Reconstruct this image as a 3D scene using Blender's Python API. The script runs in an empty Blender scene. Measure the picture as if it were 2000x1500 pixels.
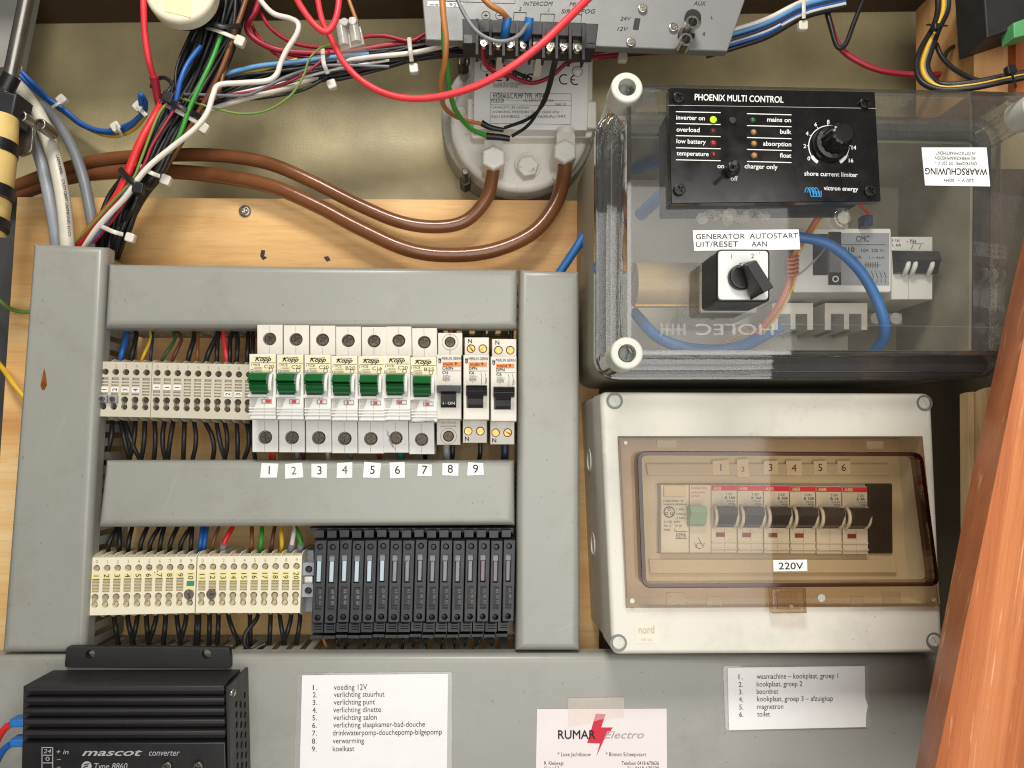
import bpy, math, random
from math import sin, cos, pi, radians
from mathutils import Vector, Euler

# ------------------------------------------------------------------ camera, light, exposure
SC = bpy.context.scene
COL = SC.collection
D = 0.570                       # camera distance from the mounting board (metres)
F = 1450.0                      # focal length in pixels of a 2000 px wide frame
YAW, PITCH = math.atan(75 / 1450), math.atan(120 / 1450)
cam = bpy.data.cameras.new('camera')
cam.sensor_width = 36.0
cam.lens = 36.0 * F / 2000.0
cam.clip_start, cam.clip_end = 0.01, 20
camo = bpy.data.objects.new('camera', cam)
COL.objects.link(camo)
camo.location = (0, -D, 0)
camo.rotation_euler = Euler((pi / 2 + PITCH, 0, -YAW))
SC.camera = camo
RM = camo.rotation_euler.to_matrix()

W = bpy.data.worlds.new('World')
SC.world = W
W.use_nodes = True
W.node_tree.nodes['Background'].inputs[0].default_value = (1.0, 0.95, 0.89, 1)
W.node_tree.nodes['Background'].inputs[1].default_value = 0.11


def lamp(name, loc, target, sx, sy, watt, color):
    l = bpy.data.lights.new(name, 'AREA')
    l.shape = 'RECTANGLE'
    l.size, l.size_y, l.energy, l.color = sx, sy, watt, color
    o = bpy.data.objects.new(name, l)
    COL.objects.link(o)
    o.location = loc
    o.rotation_euler = (Vector(target) - Vector(loc)).to_track_quat('-Z', 'Y').to_euler()
    return o


lamp('daylight_opening', (-0.08, -0.86, 0.92), (0.05, 0, 0.0), 0.34, 0.26, 11.0, (1.0, 0.965, 0.90))
lamp('daylight_bounce', (0.13, -1.00, -0.10), (0.13, 0, -0.10), 0.84, 1.10, 9.0, (1.0, 0.985, 0.955))
SC.view_settings.view_transform = 'Standard'
SC.view_settings.look = 'None'
SC.view_settings.exposure = 0.0
SC.view_settings.gamma = 1.0
SC.view_settings.use_curve_mapping = False
SC.cycles.max_bounces = 8
SC.cycles.transparent_max_bounces = 16
SC.cycles.use_denoising = True
SC.cycles.filter_width = 1.15
SC.cycles.denoising_prefilter = 'NONE'
SC.cycles.caustics_reflective = False
SC.cycles.caustics_refractive = False
random.seed(7)

# ------------------------------------------------------------------ measuring: photograph pixel at a height (mm) above the board -> metres


def P(px, py, h=0.0):
    d = RM @ Vector(((px - 1000) / F, (750 - py) / F, -1))
    t = (D - h / 1000.0) / d.y
    return Vector((0, -D, 0)) + d * t


def Q(px, py, h):
    p = P(px, py, h)
    return (p.x, p.z)


def mm(rpx, h):
    return rpx / F * (D - h / 1000.0) * 1000.0


def poly(pts, h):
    return [Q(x, y, h) for x, y in pts]


def rect(x0, y0, x1, y1, h):
    return poly([(x0, y0), (x0, y1), (x1, y1), (x1, y0)], h)


def circ(cx, cy, r, h, n=24, a0=0.0):
    c = Q(cx, cy, h)
    R = mm(r, h) / 1000
    return [(c[0] + R * cos(a0 + 2 * pi * i / n), c[1] + R * sin(a0 + 2 * pi * i / n)) for i in range(n)]


def rquad(pts, rpx, h, n=5):
    """quad of pixels with rounded corners"""
    out = []
    k = len(pts)
    for i in range(k):
        p = Vector(pts[i]); a = Vector(pts[i - 1]); b = Vector(pts[(i + 1) % k])
        u = (a - p).normalized(); v = (b - p).normalized()
        p0, p1 = p + u * rpx, p + v * rpx
        for j in range(n + 1):
            t = j / n
            q = p0 * (1 - t) ** 2 + p * 2 * t * (1 - t) + p1 * t * t
            # quadratic blend pulled toward a circle
            out.append(Q(q.x, q.y, h))
    return out


def rrect(x0, y0, x1, y1, r, h, n=5):
    return rquad([(x0, y0), (x0, y1), (x1, y1), (x1, y0)], r, h, n)


# ------------------------------------------------------------------ mesh builder
FRONT = (Vector((0, 0, 0)), Vector((1, 0, 0)), Vector((0, 0, 1)), Vector((0, -1, 0)))


def area(l):
    return 0.5 * sum(l[i - 1][0] * l[i][1] - l[i][0] * l[i - 1][1] for i in range(len(l)))


def inset(l, d):
    out = []
    n = len(l)
    for i in range(n):
        a, p, b = Vector(l[i - 1]), Vector(l[i]), Vector(l[(i + 1) % n])
        e1 = (p - a); e2 = (b - p)
        if e1.length < 1e-9 or e2.length < 1e-9:
            out.append(tuple(p)); continue
        e1.normalize(); e2.normalize()
        n1 = Vector((-e1.y, e1.x)); n2 = Vector((-e2.y, e2.x))
        q = p + (n1 + n2) * (d / max(0.35, 1 + n1.dot(n2)))
        out.append((q.x, q.y))
    return out


def _in_tri(p, a, b, c):
    d1 = (b[0] - a[0]) * (p[1] - a[1]) - (b[1] - a[1]) * (p[0] - a[0])
    d2 = (c[0] - b[0]) * (p[1] - b[1]) - (c[1] - b[1]) * (p[0] - b[0])
    d3 = (a[0] - c[0]) * (p[1] - c[1]) - (a[1] - c[1]) * (p[0] - c[0])
    return d1 >= 0 and d2 >= 0 and d3 >= 0


def earcut(loops):
    """triangles (indices into the joined loops) of an outline (counter-clockwise) with holes (clockwise)"""
    pts = [q for l in loops for q in l]
    poly_ = list(range(len(loops[0])))
    st = len(loops[0])
    hs = []
    for l in loops[1:]:
        hs.append(list(range(st, st + len(l)))); st += len(l)
    hs.sort(key=lambda h: -max(pts[i][0] for i in h))
    for h in hs:
        k = max(range(len(h)), key=lambda i: pts[h[i]][0])
        m = pts[h[k]]
        best = None
        n = len(poly_)
        for i in range(n):
            a, b = pts[poly_[i]], pts[poly_[(i + 1) % n]]
            if a[1] <= m[1] < b[1] or (a[1] <= m[1] <= b[1] and a[1] != b[1]):
                x = a[0] + (m[1] - a[1]) / (b[1] - a[1]) * (b[0] - a[0])
                if x >= m[0] and (best is None or x < best[0]):
                    best = (x, i if a[0] > b[0] else (i + 1) % n)
        if best is None:
            continue
        bi = best[1]
        bp = pts[poly_[bi]]
        ip = (best[0], m[1])
        tri = (m, ip, bp) if bp[1] > m[1] else (m, bp, ip)
        ang = None
        for i in range(n):
            p = pts[poly_[i]]
            if poly_[i] == poly_[bi] or p[0] < m[0]:
                continue
            a, b, c = pts[poly_[i - 1]], p, pts[poly_[(i + 1) % n]]
            if _in_tri(p, *tri):
                t = abs(p[1] - m[1]) / max(1e-12, p[0] - m[0])
                if ang is None or t < ang:
                    # reflex corners only
                    if (b[0] - a[0]) * (c[1] - b[1]) - (b[1] - a[1]) * (c[0] - b[0]) < 0:
                        ang = t; bi = i
        poly_ = poly_[:bi + 1] + h[k:] + h[:k + 1] + poly_[bi:]
    tris = []
    idx = poly_
    guard = 0
    while len(idx) > 3 and guard < 20000:
        n = len(idx)
        cut = False
        for i in range(n):
            guard += 1
            a, b, c = pts[idx[i - 1]], pts[idx[i]], pts[idx[(i + 1) % n]]
            cr = (b[0] - a[0]) * (c[1] - a[1]) - (b[1] - a[1]) * (c[0] - a[0])
            if cr <= 1e-16:
                continue
            ok = True
            for j in idx:
                p = pts[j]
                if p == a or p == b or p == c:
                    continue
                if _in_tri(p, a, b, c):
                    ok = False; break
            if ok:
                tris.append((idx[i - 1], idx[i], idx[(i + 1) % n]))
                idx = idx[:i] + idx[i + 1:]
                cut = True
                break
        if not cut:
            # drop a degenerate corner
            k = min(range(n), key=lambda i: abs((pts[idx[i]][0] - pts[idx[i - 1]][0]) * (pts[idx[(i + 1) % n]][1] - pts[idx[i - 1]][1]) - (pts[idx[i]][1] - pts[idx[i - 1]][1]) * (pts[idx[(i + 1) % n]][0] - pts[idx[i - 1]][0])))
            idx = idx[:k] + idx[k + 1:]
    if len(idx) == 3:
        tris.append(tuple(idx))
    return tris


class MB:
    def __init__(s):
        s.v = []; s.f = []

    def add(s, vs, fs):
        o = len(s.v)
        s.v += [Vector(v) for v in vs]
        s.f += [tuple(i + o for i in f) for f in fs]

    def plate(s, out, h0, h1, holes=(), bev=0.0, fr=FRONT, back=False):
        O, U, V, N = fr
        pt = lambda q, h: O + U * q[0] + V * q[1] + N * (h / 1000.0)
        out = list(out)
        if area(out) < 0:
            out.reverse()
        lev = [(0, h0)]
        if bev > 0:
            b = bev / 1000
            lev += [(0, h1 - bev - .02)]
            lev += [(b * (1 - cos(a)), h1 - bev * (1 - sin(a))) for a in (0, pi / 8, pi / 4, 3 * pi / 8, pi / 2)]
            lev += [(b + .00004, h1)]
        else:
            lev += [(0, h1)]
        n = len(out)
        base = len(s.v)
        for d, h in lev:
            s.v += [pt(q, h) for q in (inset(out, d) if d else out)]
        for k in range(len(lev) - 1):
            for i in range(n):
                j = (i + 1) % n
                a = base + k * n
                s.f.append((a + i, a + j, a + n + j, a + n + i))
        capl = inset(out, lev[-1][0]) if lev[-1][0] else out
        ci = [base + (len(lev) - 1) * n + i for i in range(n)]
        loops = [capl]
        for loop, depth in holes:
            loop = list(loop)
            if area(loop) > 0:
                loop.reverse()
            k = len(loop)
            hb = len(s.v)
            hd = h0 if depth is None else h1 - depth
            s.v += [pt(q, h1) for q in loop]
            s.v += [pt(q, hd) for q in loop]
            for i in range(k):
                j = (i + 1) % k
                s.f.append((hb + i, hb + j, hb + k + j, hb + k + i))
            if depth is not None:
                s.f.append(tuple(hb + k + i for i in reversed(range(k))))
            ci += [hb + i for i in range(k)]
            loops.append(loop)
        if holes:
            for t in earcut([[(q[0] * 100, q[1] * 100) for q in l] for l in loops]):
                s.f.append(tuple(ci[i] for i in t))
        else:
            s.f.append(tuple(ci))
        if back:
            s.f.append(tuple(base + i for i in reversed(range(n))))
        return s

    def box(s, x0, y0, x1, y1, h0, h1, bev=0.0, hp=None):
        return s.plate(rect(x0, y0, x1, y1, h1 if hp is None else hp), h0, h1, bev=bev)

    def cyl(s, cx, cy, r, h0, h1, n=24, bev=0.0, hp=None, holes=()):
        return s.plate(circ(cx, cy, r, h1 if hp is None else hp, n), h0, h1, bev=bev, holes=holes)

    def loft(s, rings, cap0=True, cap1=True):
        n = len(rings[0]); o = len(s.v)
        for r in rings:
            s.v += [Vector(p) for p in r]
        for k in range(len(rings) - 1):
            for i in range(n):
                j = (i + 1) % n
                s.f.append((o + k * n + i, o + k * n + j, o + (k + 1) * n + j, o + (k + 1) * n + i))
        if cap0: s.f.append(tuple(o + i for i in reversed(range(n))))
        if cap1: s.f.append(tuple(o + (len(rings) - 1) * n + i for i in range(n)))
        return s

    def xprism(s, prof, x0, x1):
        """prof: (py, h) pixel rows with their heights, swept from column x0 to x1"""
        a = [P(x0, y, h) for y, h in prof]
        dx = P(x1, prof[0][0], prof[0][1]).x - a[0].x
        a = [Vector((a[0].x, q.y, q.z)) for q in a]
        b = [q + Vector((dx, 0, 0)) for q in a]
        return s.loft([b, a])

    def tube3(s, pts, r, n=9, sub=5, flat=1.0):
        pts = [Vector(p) for p in pts]
        if len(pts) > 2:
            ext = [pts[0] * 2 - pts[1]] + pts + [pts[-1] * 2 - pts[-2]]
            cur = []
            for i in range(1, len(ext) - 2):
                p0, p1, p2, p3 = ext[i - 1:i + 3]
                for k in range(sub):
                    t = k / sub
                    cur.append(0.5 * ((2 * p1) + (p2 - p0) * t + (2 * p0 - 5 * p1 + 4 * p2 - p3) * t * t + (3 * p1 - p0 - 3 * p2 + p3) * t ** 3))
            cur.append(pts[-1])
        else:
            cur = pts
        rings = []
        up = None
        m = len(cur)
        for i, p in enumerate(cur):
            t = (cur[min(i + 1, m - 1)] - cur[max(i - 1, 0)]).normalized()
            if up is None:
                up = Vector((0, -1, 0))
                if abs(t.dot(up)) > .95: up = Vector((0, 0, 1))
            up = (up - t * t.dot(up)).normalized()
            sd = t.cross(up)
            R = r[0] + (r[1] - r[0]) * i / (m - 1) if isinstance(r, tuple) else r
            rings.append([p + (up * cos(2 * pi * k / n) * flat + sd * sin(2 * pi * k / n)) * R for k in range(n)])
        rings = [list(reversed(q)) for q in rings]
        return s.loft(rings)

    def tube(s, pts, rpx, n=9, sub=5, flat=1.0):
        h = sum(p[2] for p in pts) / len(pts)
        r = tuple(mm(k, h) / 1000 for k in rpx) if isinstance(rpx, tuple) else mm(rpx, h) / 1000
        return s.tube3([P(*p) for p in pts], r, n, sub, flat)

    def sphere(s, c, r, n=14, m=8, sq=1.0):
        c = Vector(c)
        rings = []
        for j in range(1, m):
            a = pi * j / m
            rings.append([c + Vector((r * sin(a) * cos(2 * pi * i / n), -r * cos(a) * sq, r * sin(a) * sin(2 * pi * i / n))) for i in range(n)])
        return s.loft(rings)

    def txt(s, t, x0, yb, x1, cap, h, rot=0.0, it=0.0, bold=0.0, mid=False):
        """lettering: pixel left, baseline, right (None keeps natural width), capital height"""
        vs, fs, w, xm = glyphs(t, it, bold)
        sy = cap
        sx = cap if x1 is None else abs(x1 - x0) / max(w, 1e-6)
        c, sn = cos(radians(rot)), sin(radians(rot))
        o = []
        for x, y, dh in vs:
            u = (x - xm - (w / 2 if mid else 0)) * sx
            v = y * sy
            o.append(P(x0 + u * c + v * sn, yb + u * sn - v * c, h + dh))
        s.add(o, fs)
        return s

    def line(s, x0, y0, x1, y1, w, h):
        d = Vector((x1 - x0, y1 - y0)).normalized() * (w / 2)
        q = [(x0 - d.y, y0 + d.x), (x1 - d.y, y1 + d.x), (x1 + d.y, y1 - d.x), (x0 + d.y, y0 - d.x)]
        s.add([P(a, b, h) for a, b in q], [(0, 1, 2, 3)])
        return s

    def flat(s, pts, h):
        l = poly(pts, h)
        if area(l) < 0: l.reverse()
        s.add([Vector((x, -h / 1000, z)) for x, z in l], [tuple(range(len(l)))])
        return s

    def ring(s, cx, cy, r0, r1, a0, a1, h, n=28):
        vs = []
        for i in range(n + 1):
            a = radians(a0 + (a1 - a0) * i / n)
            vs += [P(cx + r0 * cos(a), cy - r0 * sin(a), h), P(cx + r1 * cos(a), cy - r1 * sin(a), h)]
        s.add(vs, [(2 * i, 2 * i + 1, 2 * i + 3, 2 * i + 2) for i in range(n)])
        return s

    def mesh(s, name, off=Vector((0, 0, 0)), smooth=25):
        me = bpy.data.meshes.new(name)
        me.from_pydata([tuple(v - off) for v in s.v], [], s.f)
        me.validate()
        me.update()
        me.polygons.foreach_set('use_smooth', [True] * len(me.polygons))
        me.set_sharp_from_angle(angle=radians(smooth))
        return me


_G = {}


def _font(t, it, bold):
    c = bpy.data.curves.new('t', 'FONT')
    c.body = t
    c.size = 1.0
    c.shear = it
    c.resolution_u = 3
    c.fill_mode = 'FRONT'
    o = bpy.data.objects.new('t', c)
    me = bpy.data.meshes.new_from_object(o)
    vs = [(v.co.x, v.co.y) for v in me.vertices]
    fs = [tuple(p.vertices) for p in me.polygons]
    bpy.data.meshes.remove(me)
    bpy.data.objects.remove(o)
    bpy.data.curves.remove(c)
    return vs, fs


def glyphs(t, it=0.0, bold=0.0):
    k = (t, it, bold)
    if k not in _G:
        if 'cap' not in _G:
            v, _ = _font('H', 0, 0)
            _G['cap'] = max(y for _, y in v) - min(y for _, y in v)
        vs, fs = _font(t, it, 0)
        cp = _G['cap']
        vs = [(x / cp, y / cp, 0) for x, y in vs]
        if bold > .004:
            n0, f0 = len(vs), list(fs)
            b0 = list(vs)
            for q, (dx, dy) in enumerate(((1, 0), (.5, .45), (.5, -.45))):
                fs = fs + [tuple(i + n0 * (q + 1) for i in f) for f in f0]
                vs = vs + [(x + dx * bold * 2.6, y + dy * bold * 2.6, .015 * (q + 1)) for x, y, _ in b0]
        xs = [x for x, _, _ in vs] or [0]
        # faces toward the viewer
        _G[k] = (vs, fs, max(xs) - min(xs), min(xs))
    return _G[k]


# ------------------------------------------------------------------ materials (all procedural)
def lin(c):
    return tuple(((x / 255) / 12.92 if x / 255 <= .04045 else ((x / 255 + .055) / 1.055) ** 2.4) for x in c)


class NT:
    def __init__(s, name):
        s.m = bpy.data.materials.new(name)
        s.m.use_nodes = True
        s.t = s.m.node_tree
        s.t.nodes.clear()
        s.out = s.n('ShaderNodeOutputMaterial')

    def n(s, k, **kw):
        o = s.t.nodes.new(k)
        for a, b in kw.items():
            setattr(o, a, b)
        return o

    def l(s, a, b):
        s.t.links.new(a, b)

    def pos(s, sc=(1, 1, 1), rot=(0, 0, 0)):
        g = s.n('ShaderNodeNewGeometry')
        mp = s.n('ShaderNodeMapping')
        mp.inputs['Scale'].default_value = sc
        mp.inputs['Rotation'].default_value = rot
        s.l(g.outputs['Position'], mp.inputs[0])
        return mp.outputs[0]

    def noise(s, vec, scale, det=4, rough=.55):
        o = s.n('ShaderNodeTexNoise')
        o.inputs['Scale'].default_value = scale
        o.inputs['Detail'].default_value = det
        o.inputs['Roughness'].default_value = rough
        s.l(vec, o.inputs['Vector'])
        return o.outputs['Fac']

    def ramp(s, fac, stops):
        o = s.n('ShaderNodeValToRGB')
        e = o.color_ramp.elements
        while len(e) < len(stops): e.new(.5)
        for i, (p, c) in enumerate(stops):
            e[i].position = p
            e[i].color = tuple(c) + (1,) if not isinstance(c, (int, float)) else (c, c, c, 1)
        s.l(fac, o.inputs[0])
        return o.outputs[0]

    def mix(s, fac, a, b, mode='MIX'):
        o = s.n('ShaderNodeMix', data_type='RGBA', blend_type=mode)
        for i, x in ((0, fac), (6, a), (7, b)):
            if hasattr(x, 'links'): s.l(x, o.inputs[i])
            else: o.inputs[i].default_value = (x if isinstance(x, (int, float)) else tuple(x) + (1,))
        return o.outputs[2]

    def bump(s, fac, strength, dist):
        o = s.n('ShaderNodeBump')
        o.inputs['Strength'].default_value = strength
        o.inputs['Distance'].default_value = dist
        s.l(fac, o.inputs['Height'])
        return o.outputs[0]

    def bsdf(s, col, rough, metal=0, spec=.5, nrm=None, coat=0, emit=None, es=0):
        b = s.n('ShaderNodeBsdfPrincipled')
        for k, x in (('Base Color', col), ('Roughness', rough)):
            if hasattr(x, 'links'): s.l(x, b.inputs[k])
            else: b.inputs[k].default_value = x if isinstance(x, (int, float)) else tuple(x) + (1,)
        b.inputs['Metallic'].default_value = metal
        b.inputs['Specular IOR Level'].default_value = spec
        b.inputs['Coat Weight'].default_value = coat
        b.inputs['Coat Roughness'].default_value = .12
        if nrm: s.l(nrm, b.inputs['Normal'])
        if emit:
            b.inputs['Emission Color'].default_value = tuple(emit) + (1,)
            b.inputs['Emission Strength'].default_value = es
        return b


def plastic(name, col, rough=.45, var=.10, scale=60, bump=.12, bscale=900, metal=0, spec=.5, dirt=0.0, dirtcol=(60, 45, 30), coat=0, emit=None, es=0, scuff=0):
    t = NT(name)
    c = lin(col)
    p = t.pos()
    f = t.noise(p, scale, 5)
    k = t.ramp(f, [(.25, tuple(x * (1 - var) for x in c)), (.75, tuple(min(1, x * (1 + var)) for x in c))])
    if dirt:
        g = t.noise(p, scale * 2.3, 8, .7)
        m = t.ramp(g, [(.60, 0), (.60 + .14, dirt)])
        k = t.mix(m, k, lin(dirtcol))
    if scuff:
        # fine scratches and rubbed, greasy patches
        for rt, sc in (((0, .35, 0), (9, 9, 420)), ((0, 1.25, 0), (9, 9, 520))):
            q = t.n('ShaderNodeMapping')
            q.inputs['Scale'].default_value = sc
            t.l(t.pos((1, 1, 1), rt), q.inputs[0])
            sn = t.noise(q.outputs[0], 1.0, 2, .5)
            k = t.mix(t.ramp(sn, [(.73, 0), (.77, .13 * scuff)]), k, lin((205, 202, 192)))
        wp = t.noise(p, 26, 5, .7)
        k = t.mix(t.ramp(wp, [(.52, 0), (.74, .30 * scuff)]), k, lin((112, 106, 94)))
        sp = t.noise(p, 420, 2, .5)
        k = t.mix(t.ramp(sp, [(.73, 0), (.76, .6 * scuff)]), k, lin((70, 62, 50)))
    r = t.ramp(t.noise(p, scale * 1.7, 3), [(.2, max(0, rough - .08)), (.8, min(1, rough + .10))])
    nb = t.bump(t.noise(p, bscale, 3), bump, .0004) if bump else None
    b = t.bsdf(k, r, metal, spec, nb, coat, emit, es)
    t.l(b.outputs[0], t.out.inputs[0])
    return t.m


def ink(name, col, rough=.6):
    t = NT(name)
    b = t.bsdf(lin(col), rough, spec=.3)
    t.l(b.outputs[0], t.out.inputs[0])
    return t.m


def clear(name, tint, rough=.03, refl=1.0, milk=0.0, milkcol=(200, 200, 195), wob=0.0):
    """thin clear plastic: tinted see-through with fresnel gloss and a little haze"""
    t = NT(name)
    tr = t.n('ShaderNodeBsdfTransparent')
    tr.inputs[0].default_value = tuple(tint) + (1,)
    gl = t.n('ShaderNodeBsdfGlossy')
    gl.inputs['Roughness'].default_value = rough
    fr = t.n('ShaderNodeLayerWeight')
    fr.inputs[0].default_value = .5
    pw = t.n('ShaderNodeMath', operation='POWER')
    t.l(fr.outputs['Facing'], pw.inputs[0]); pw.inputs[1].default_value = 5
    sc = t.n('ShaderNodeMath', operation='MULTIPLY_ADD')
    t.l(pw.outputs[0], sc.inputs[0]); sc.inputs[1].default_value = .9; sc.inputs[2].default_value = .042
    if wob:
        nb = t.bump(t.noise(t.pos(), 30, 2), wob, .002)
        t.l(nb, gl.inputs['Normal'])
    mu = t.n('ShaderNodeMath', operation='MULTIPLY')
    mu.inputs[1].default_value = refl
    mu.use_clamp = True
    t.l(sc.outputs[0], mu.inputs[0])
    base = tr.outputs[0]
    if milk:
        df = t.n('ShaderNodeBsdfDiffuse')
        df.inputs[0].default_value = lin(milkcol) + (1,)
        sm = t.ramp(t.noise(t.pos(), 45, 6, .65), [(.3, milk * .5), (.8, milk * 1.5)])
        mx = t.n('ShaderNodeMixShader')
        t.l(sm, mx.inputs[0]); t.l(base, mx.inputs[1]); t.l(df.outputs[0], mx.inputs[2])
        base = mx.outputs[0]
    ms = t.n('ShaderNodeMixShader')
    t.l(mu.outputs[0], ms.inputs[0]); t.l(base, ms.inputs[1]); t.l(gl.outputs[0], ms.inputs[2])
    t.l(ms.outputs[0], t.out.inputs[0])
    return t.m


def wood(name, c0, c1, c2, sc, rot=(0, 0, 0), rough=.5, coat=0.0, fine=1.0, pores=0.0, con=1.0):
    """long grain along the axis with the smallest scale; broad figure, fine fibres, dark latewood lines"""
    t = NT(name)
    p0 = t.pos((1, 1, 1), rot)
    mp = t.n('ShaderNodeMapping')
    mp.inputs['Scale'].default_value = sc
    t.l(p0, mp.inputs[0])
    p = mp.outputs[0]
    a = t.noise(p, 1.0, 6, .6)
    b_ = t.noise(p, .28, 3, .5)
    m = t.mix(.5, a, b_)
    k = t.ramp(m, [(.5 - .22 / con, lin(c0)), (.5, lin(c1)), (.5 + .2 / con, lin(c2))])
    f = t.noise(p, 7 * fine, 4, .65)
    k = t.mix(t.ramp(f, [(.5, 0), (.8, .45)]), k, lin(tuple(x * .78 for x in c0)))
    if pores:
        g = t.noise(p, 5, 2, .5)
        g2 = t.noise(p0, 60, 2, .5)
        gm = t.mix(.35, g, g2)
        k = t.mix(t.ramp(gm, [(.60, 0), (.68, pores)]), k, lin((245, 190, 150)))
    nb = t.bump(f, .2, .0006)
    b = t.bsdf(k, rough, 0, .5, nb, coat)
    t.l(b.outputs[0], t.out.inputs[0])
    return t.m


M = {}
M['duct'] = plastic('duct_grey', (152, 151, 143), .32, .10, 6, .12, 1400, dirt=.30, dirtcol=(104, 96, 82), scuff=.85)
M['slot'] = plastic('slot_grey', (140, 138, 128), .5, .06, 30)
M['ply'] = wood('plywood', (198, 142, 84), (224, 178, 114), (236, 204, 150), (3.0, 20, 40), rough=.55, con=1.6, fine=1.4)
M['wall'] = plastic('hull_liner', (176, 162, 122), .42, .26, 16, .8, 800, spec=.5, dirt=.16, dirtcol=(96, 84, 58))
M['panel'] = plastic('back_panel', (100, 88, 66), .6, .15, 12)
M['dark'] = plastic('dark_grey_wall', (62, 62, 62), .7, .2, 60, .3, 500)
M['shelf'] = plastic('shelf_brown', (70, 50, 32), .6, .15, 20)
M['mcb'] = plastic('breaker_white', (220, 218, 212), .40, .04, 40, .08, scuff=.35)
M['mcb2'] = plastic('breaker_cream', (214, 208, 196), .42, .05, 40, .08, scuff=.35)
M['label'] = plastic('label_cream', (226, 216, 176), .5, .03, 60, 0)
M['sticker'] = plastic('sticker_pale', (224, 219, 202), .5, .03, 60, 0)
M['labelw'] = plastic('label_white', (214, 214, 210), .5, .03, 60, 0)
M['green'] = plastic('toggle_green', (14, 92, 40), .32, .10, 50, .06)
M['black'] = plastic('black_plastic', (26, 25, 26), .38, .15, 50, .10)
M['blackm'] = plastic('black_matt', (36, 34, 35), .55, .15, 50, .15)
M['fuse'] = plastic('fuse_black', (38, 38, 42), .42, .12, 60, .12)
M['hole'] = plastic('hole_dark', (40, 37, 33), .6, .2, 60, 0)
M['screw'] = plastic('screw_steel', (118, 114, 106), .34, .30, 400, .3, 1200, metal=.9)
M['screwl'] = plastic('screw_pale', (186, 172, 138), .4, .25, 400, .2, 1200, metal=.25)
M['screwd'] = plastic('screw_dull', (92, 84, 72), .45, .35, 400, .3, 1200, metal=.8)
M['brass'] = plastic('screw_brass', (206, 160, 96), .33, .25, 400, .3, 1200, metal=.9)
M['chrome'] = plastic('bright_steel', (205, 200, 190), .22, .10, 300, .1, 1200, metal=1)
M['term'] = plastic('terminal_grey', (196, 188, 168), .5, .05, 50, .1)
M['termy'] = plastic('terminal_cream', (228, 220, 194), .5, .04, 50, .1)
M['termyd'] = plastic('terminal_recess', (190, 176, 136), .6, .08, 80, .1)
M['tile'] = plastic('marker_white', (228, 226, 218), .5, .03, 60, 0)
M['tiley'] = plastic('marker_yellow', (232, 218, 150), .5, .04, 60, 0)
M['teal'] = plastic('marker_teal', (48, 134, 112), .5, .04, 60, 0)
M['ink'] = ink('print_black', (26, 24, 24))
M['inkg'] = ink('print_grey', (96, 92, 86))
M['inkl'] = ink('print_faint', (150, 146, 136))
M['white'] = ink('print_white', (232, 230, 226))
M['silver'] = ink('print_silver', (168, 166, 168))
M['red'] = plastic('indicator_red', (196, 62, 58), .45, .1, 200, 0)
M['redd'] = plastic('indicator_dark_red', (128, 40, 36), .45, .1, 200, 0)
M['orange'] = plastic('orange_strip', (226, 130, 62), .5, .04, 100, 0)
M['paper'] = plastic('paper_white', (236, 235, 233), .7, .025, 60, .1, 700)
M['paperb'] = plastic('paper_beige', (222, 206, 180), .7, .04, 80, .1, 700)
M['card'] = plastic('card_white', (232, 222, 220), .6, .02, 40, .05, 700)
M['redprint'] = ink('print_red', (206, 46, 66))
M['bluep'] = ink('print_blue', (58, 150, 208))
M['boxw'] = plastic('box_light_grey', (218, 214, 201), .40, .05, 12, .10, 1300, dirt=.20, dirtcol=(150, 132, 100), scuff=.6)
M['boxin'] = plastic('box_beige', (198, 184, 158), .5, .04, 16, .08, 1300)
M['gbox'] = plastic('box_grey', (150, 144, 124), .5, .06, 14, .1, 1200)
M['gboxl'] = plastic('mounting_plate_pale', (216, 210, 197), .5, .05, 14, .1, 1200)  # pale plate, brightened further to carry the veil reflected in the lid
M['seal'] = plastic('seal_dark', (40, 40, 44), .45, .2, 40)
M['cap'] = plastic('cap_grey', (206, 206, 194), .42, .04, 50)
M['capin'] = plastic('cap_recess', (120, 124, 116), .5, .06, 50)
M['clear'] = clear('clear_polycarbonate', (.985, .982, .965), .03, 1.25, .05)
M['cleare'] = clear('clear_polycarbonate_edge', (.94, .935, .915), .03, 2.0, .04, wob=.15)
M['lidedge'] = clear('polycarbonate_edge_dark', (.62, .61, .58), .04, 3.0, .03, wob=.1)
M['emboss'] = clear('embossed_clear', (.90, .90, .88), .12, 1.4, .12, (190, 188, 182))
M['frost'] = clear('translucent_white', (.82, .80, .76), .2, 1.4, .45, (220, 216, 206), wob=.3)
M['pad'] = clear('moulded_pad', (.92, .90, .85), .2, 1.0, .22, (186, 172, 146))
M['glue'] = clear('glue_smear', (.88, .86, .82), .25, 2.0, .10, (150, 138, 122), wob=1.0)
M['brown'] = clear('smoked_window', (.905, .83, .715), .03, 1.15, .03, (170, 140, 100))
M['brownf'] = clear('smoked_flange', (.82, .69, .55), .08, 1.4, .12, (150, 120, 90))
M['browne'] = clear('smoked_edge', (.24, .13, .12), .08, 1.6)
M['lam'] = clear('laminate', (.985, .985, .985), .08, 1.6, .22, (235, 232, 234), wob=.25)
M['tape'] = clear('clear_tape', (.98, .95, .92), .15, 1.5, .22, (232, 210, 196), wob=.3)
M['post'] = wood('varnished_wood', (150, 82, 42), (184, 104, 57), (206, 128, 78), (120, 50, 2.2), (0, radians(-11.3), 0), .46, .1, 1.5, .5, con=1.5)
M['pale'] = wood('pale_timber', (190, 136, 82), (212, 160, 104), (226, 180, 124), (60, 30, 4), rough=.6)
M['chip'] = wood('plywood_edge', (170, 138, 96), (206, 176, 130), (226, 200, 158), (150, 30, 5), rough=.8, fine=2)
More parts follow.
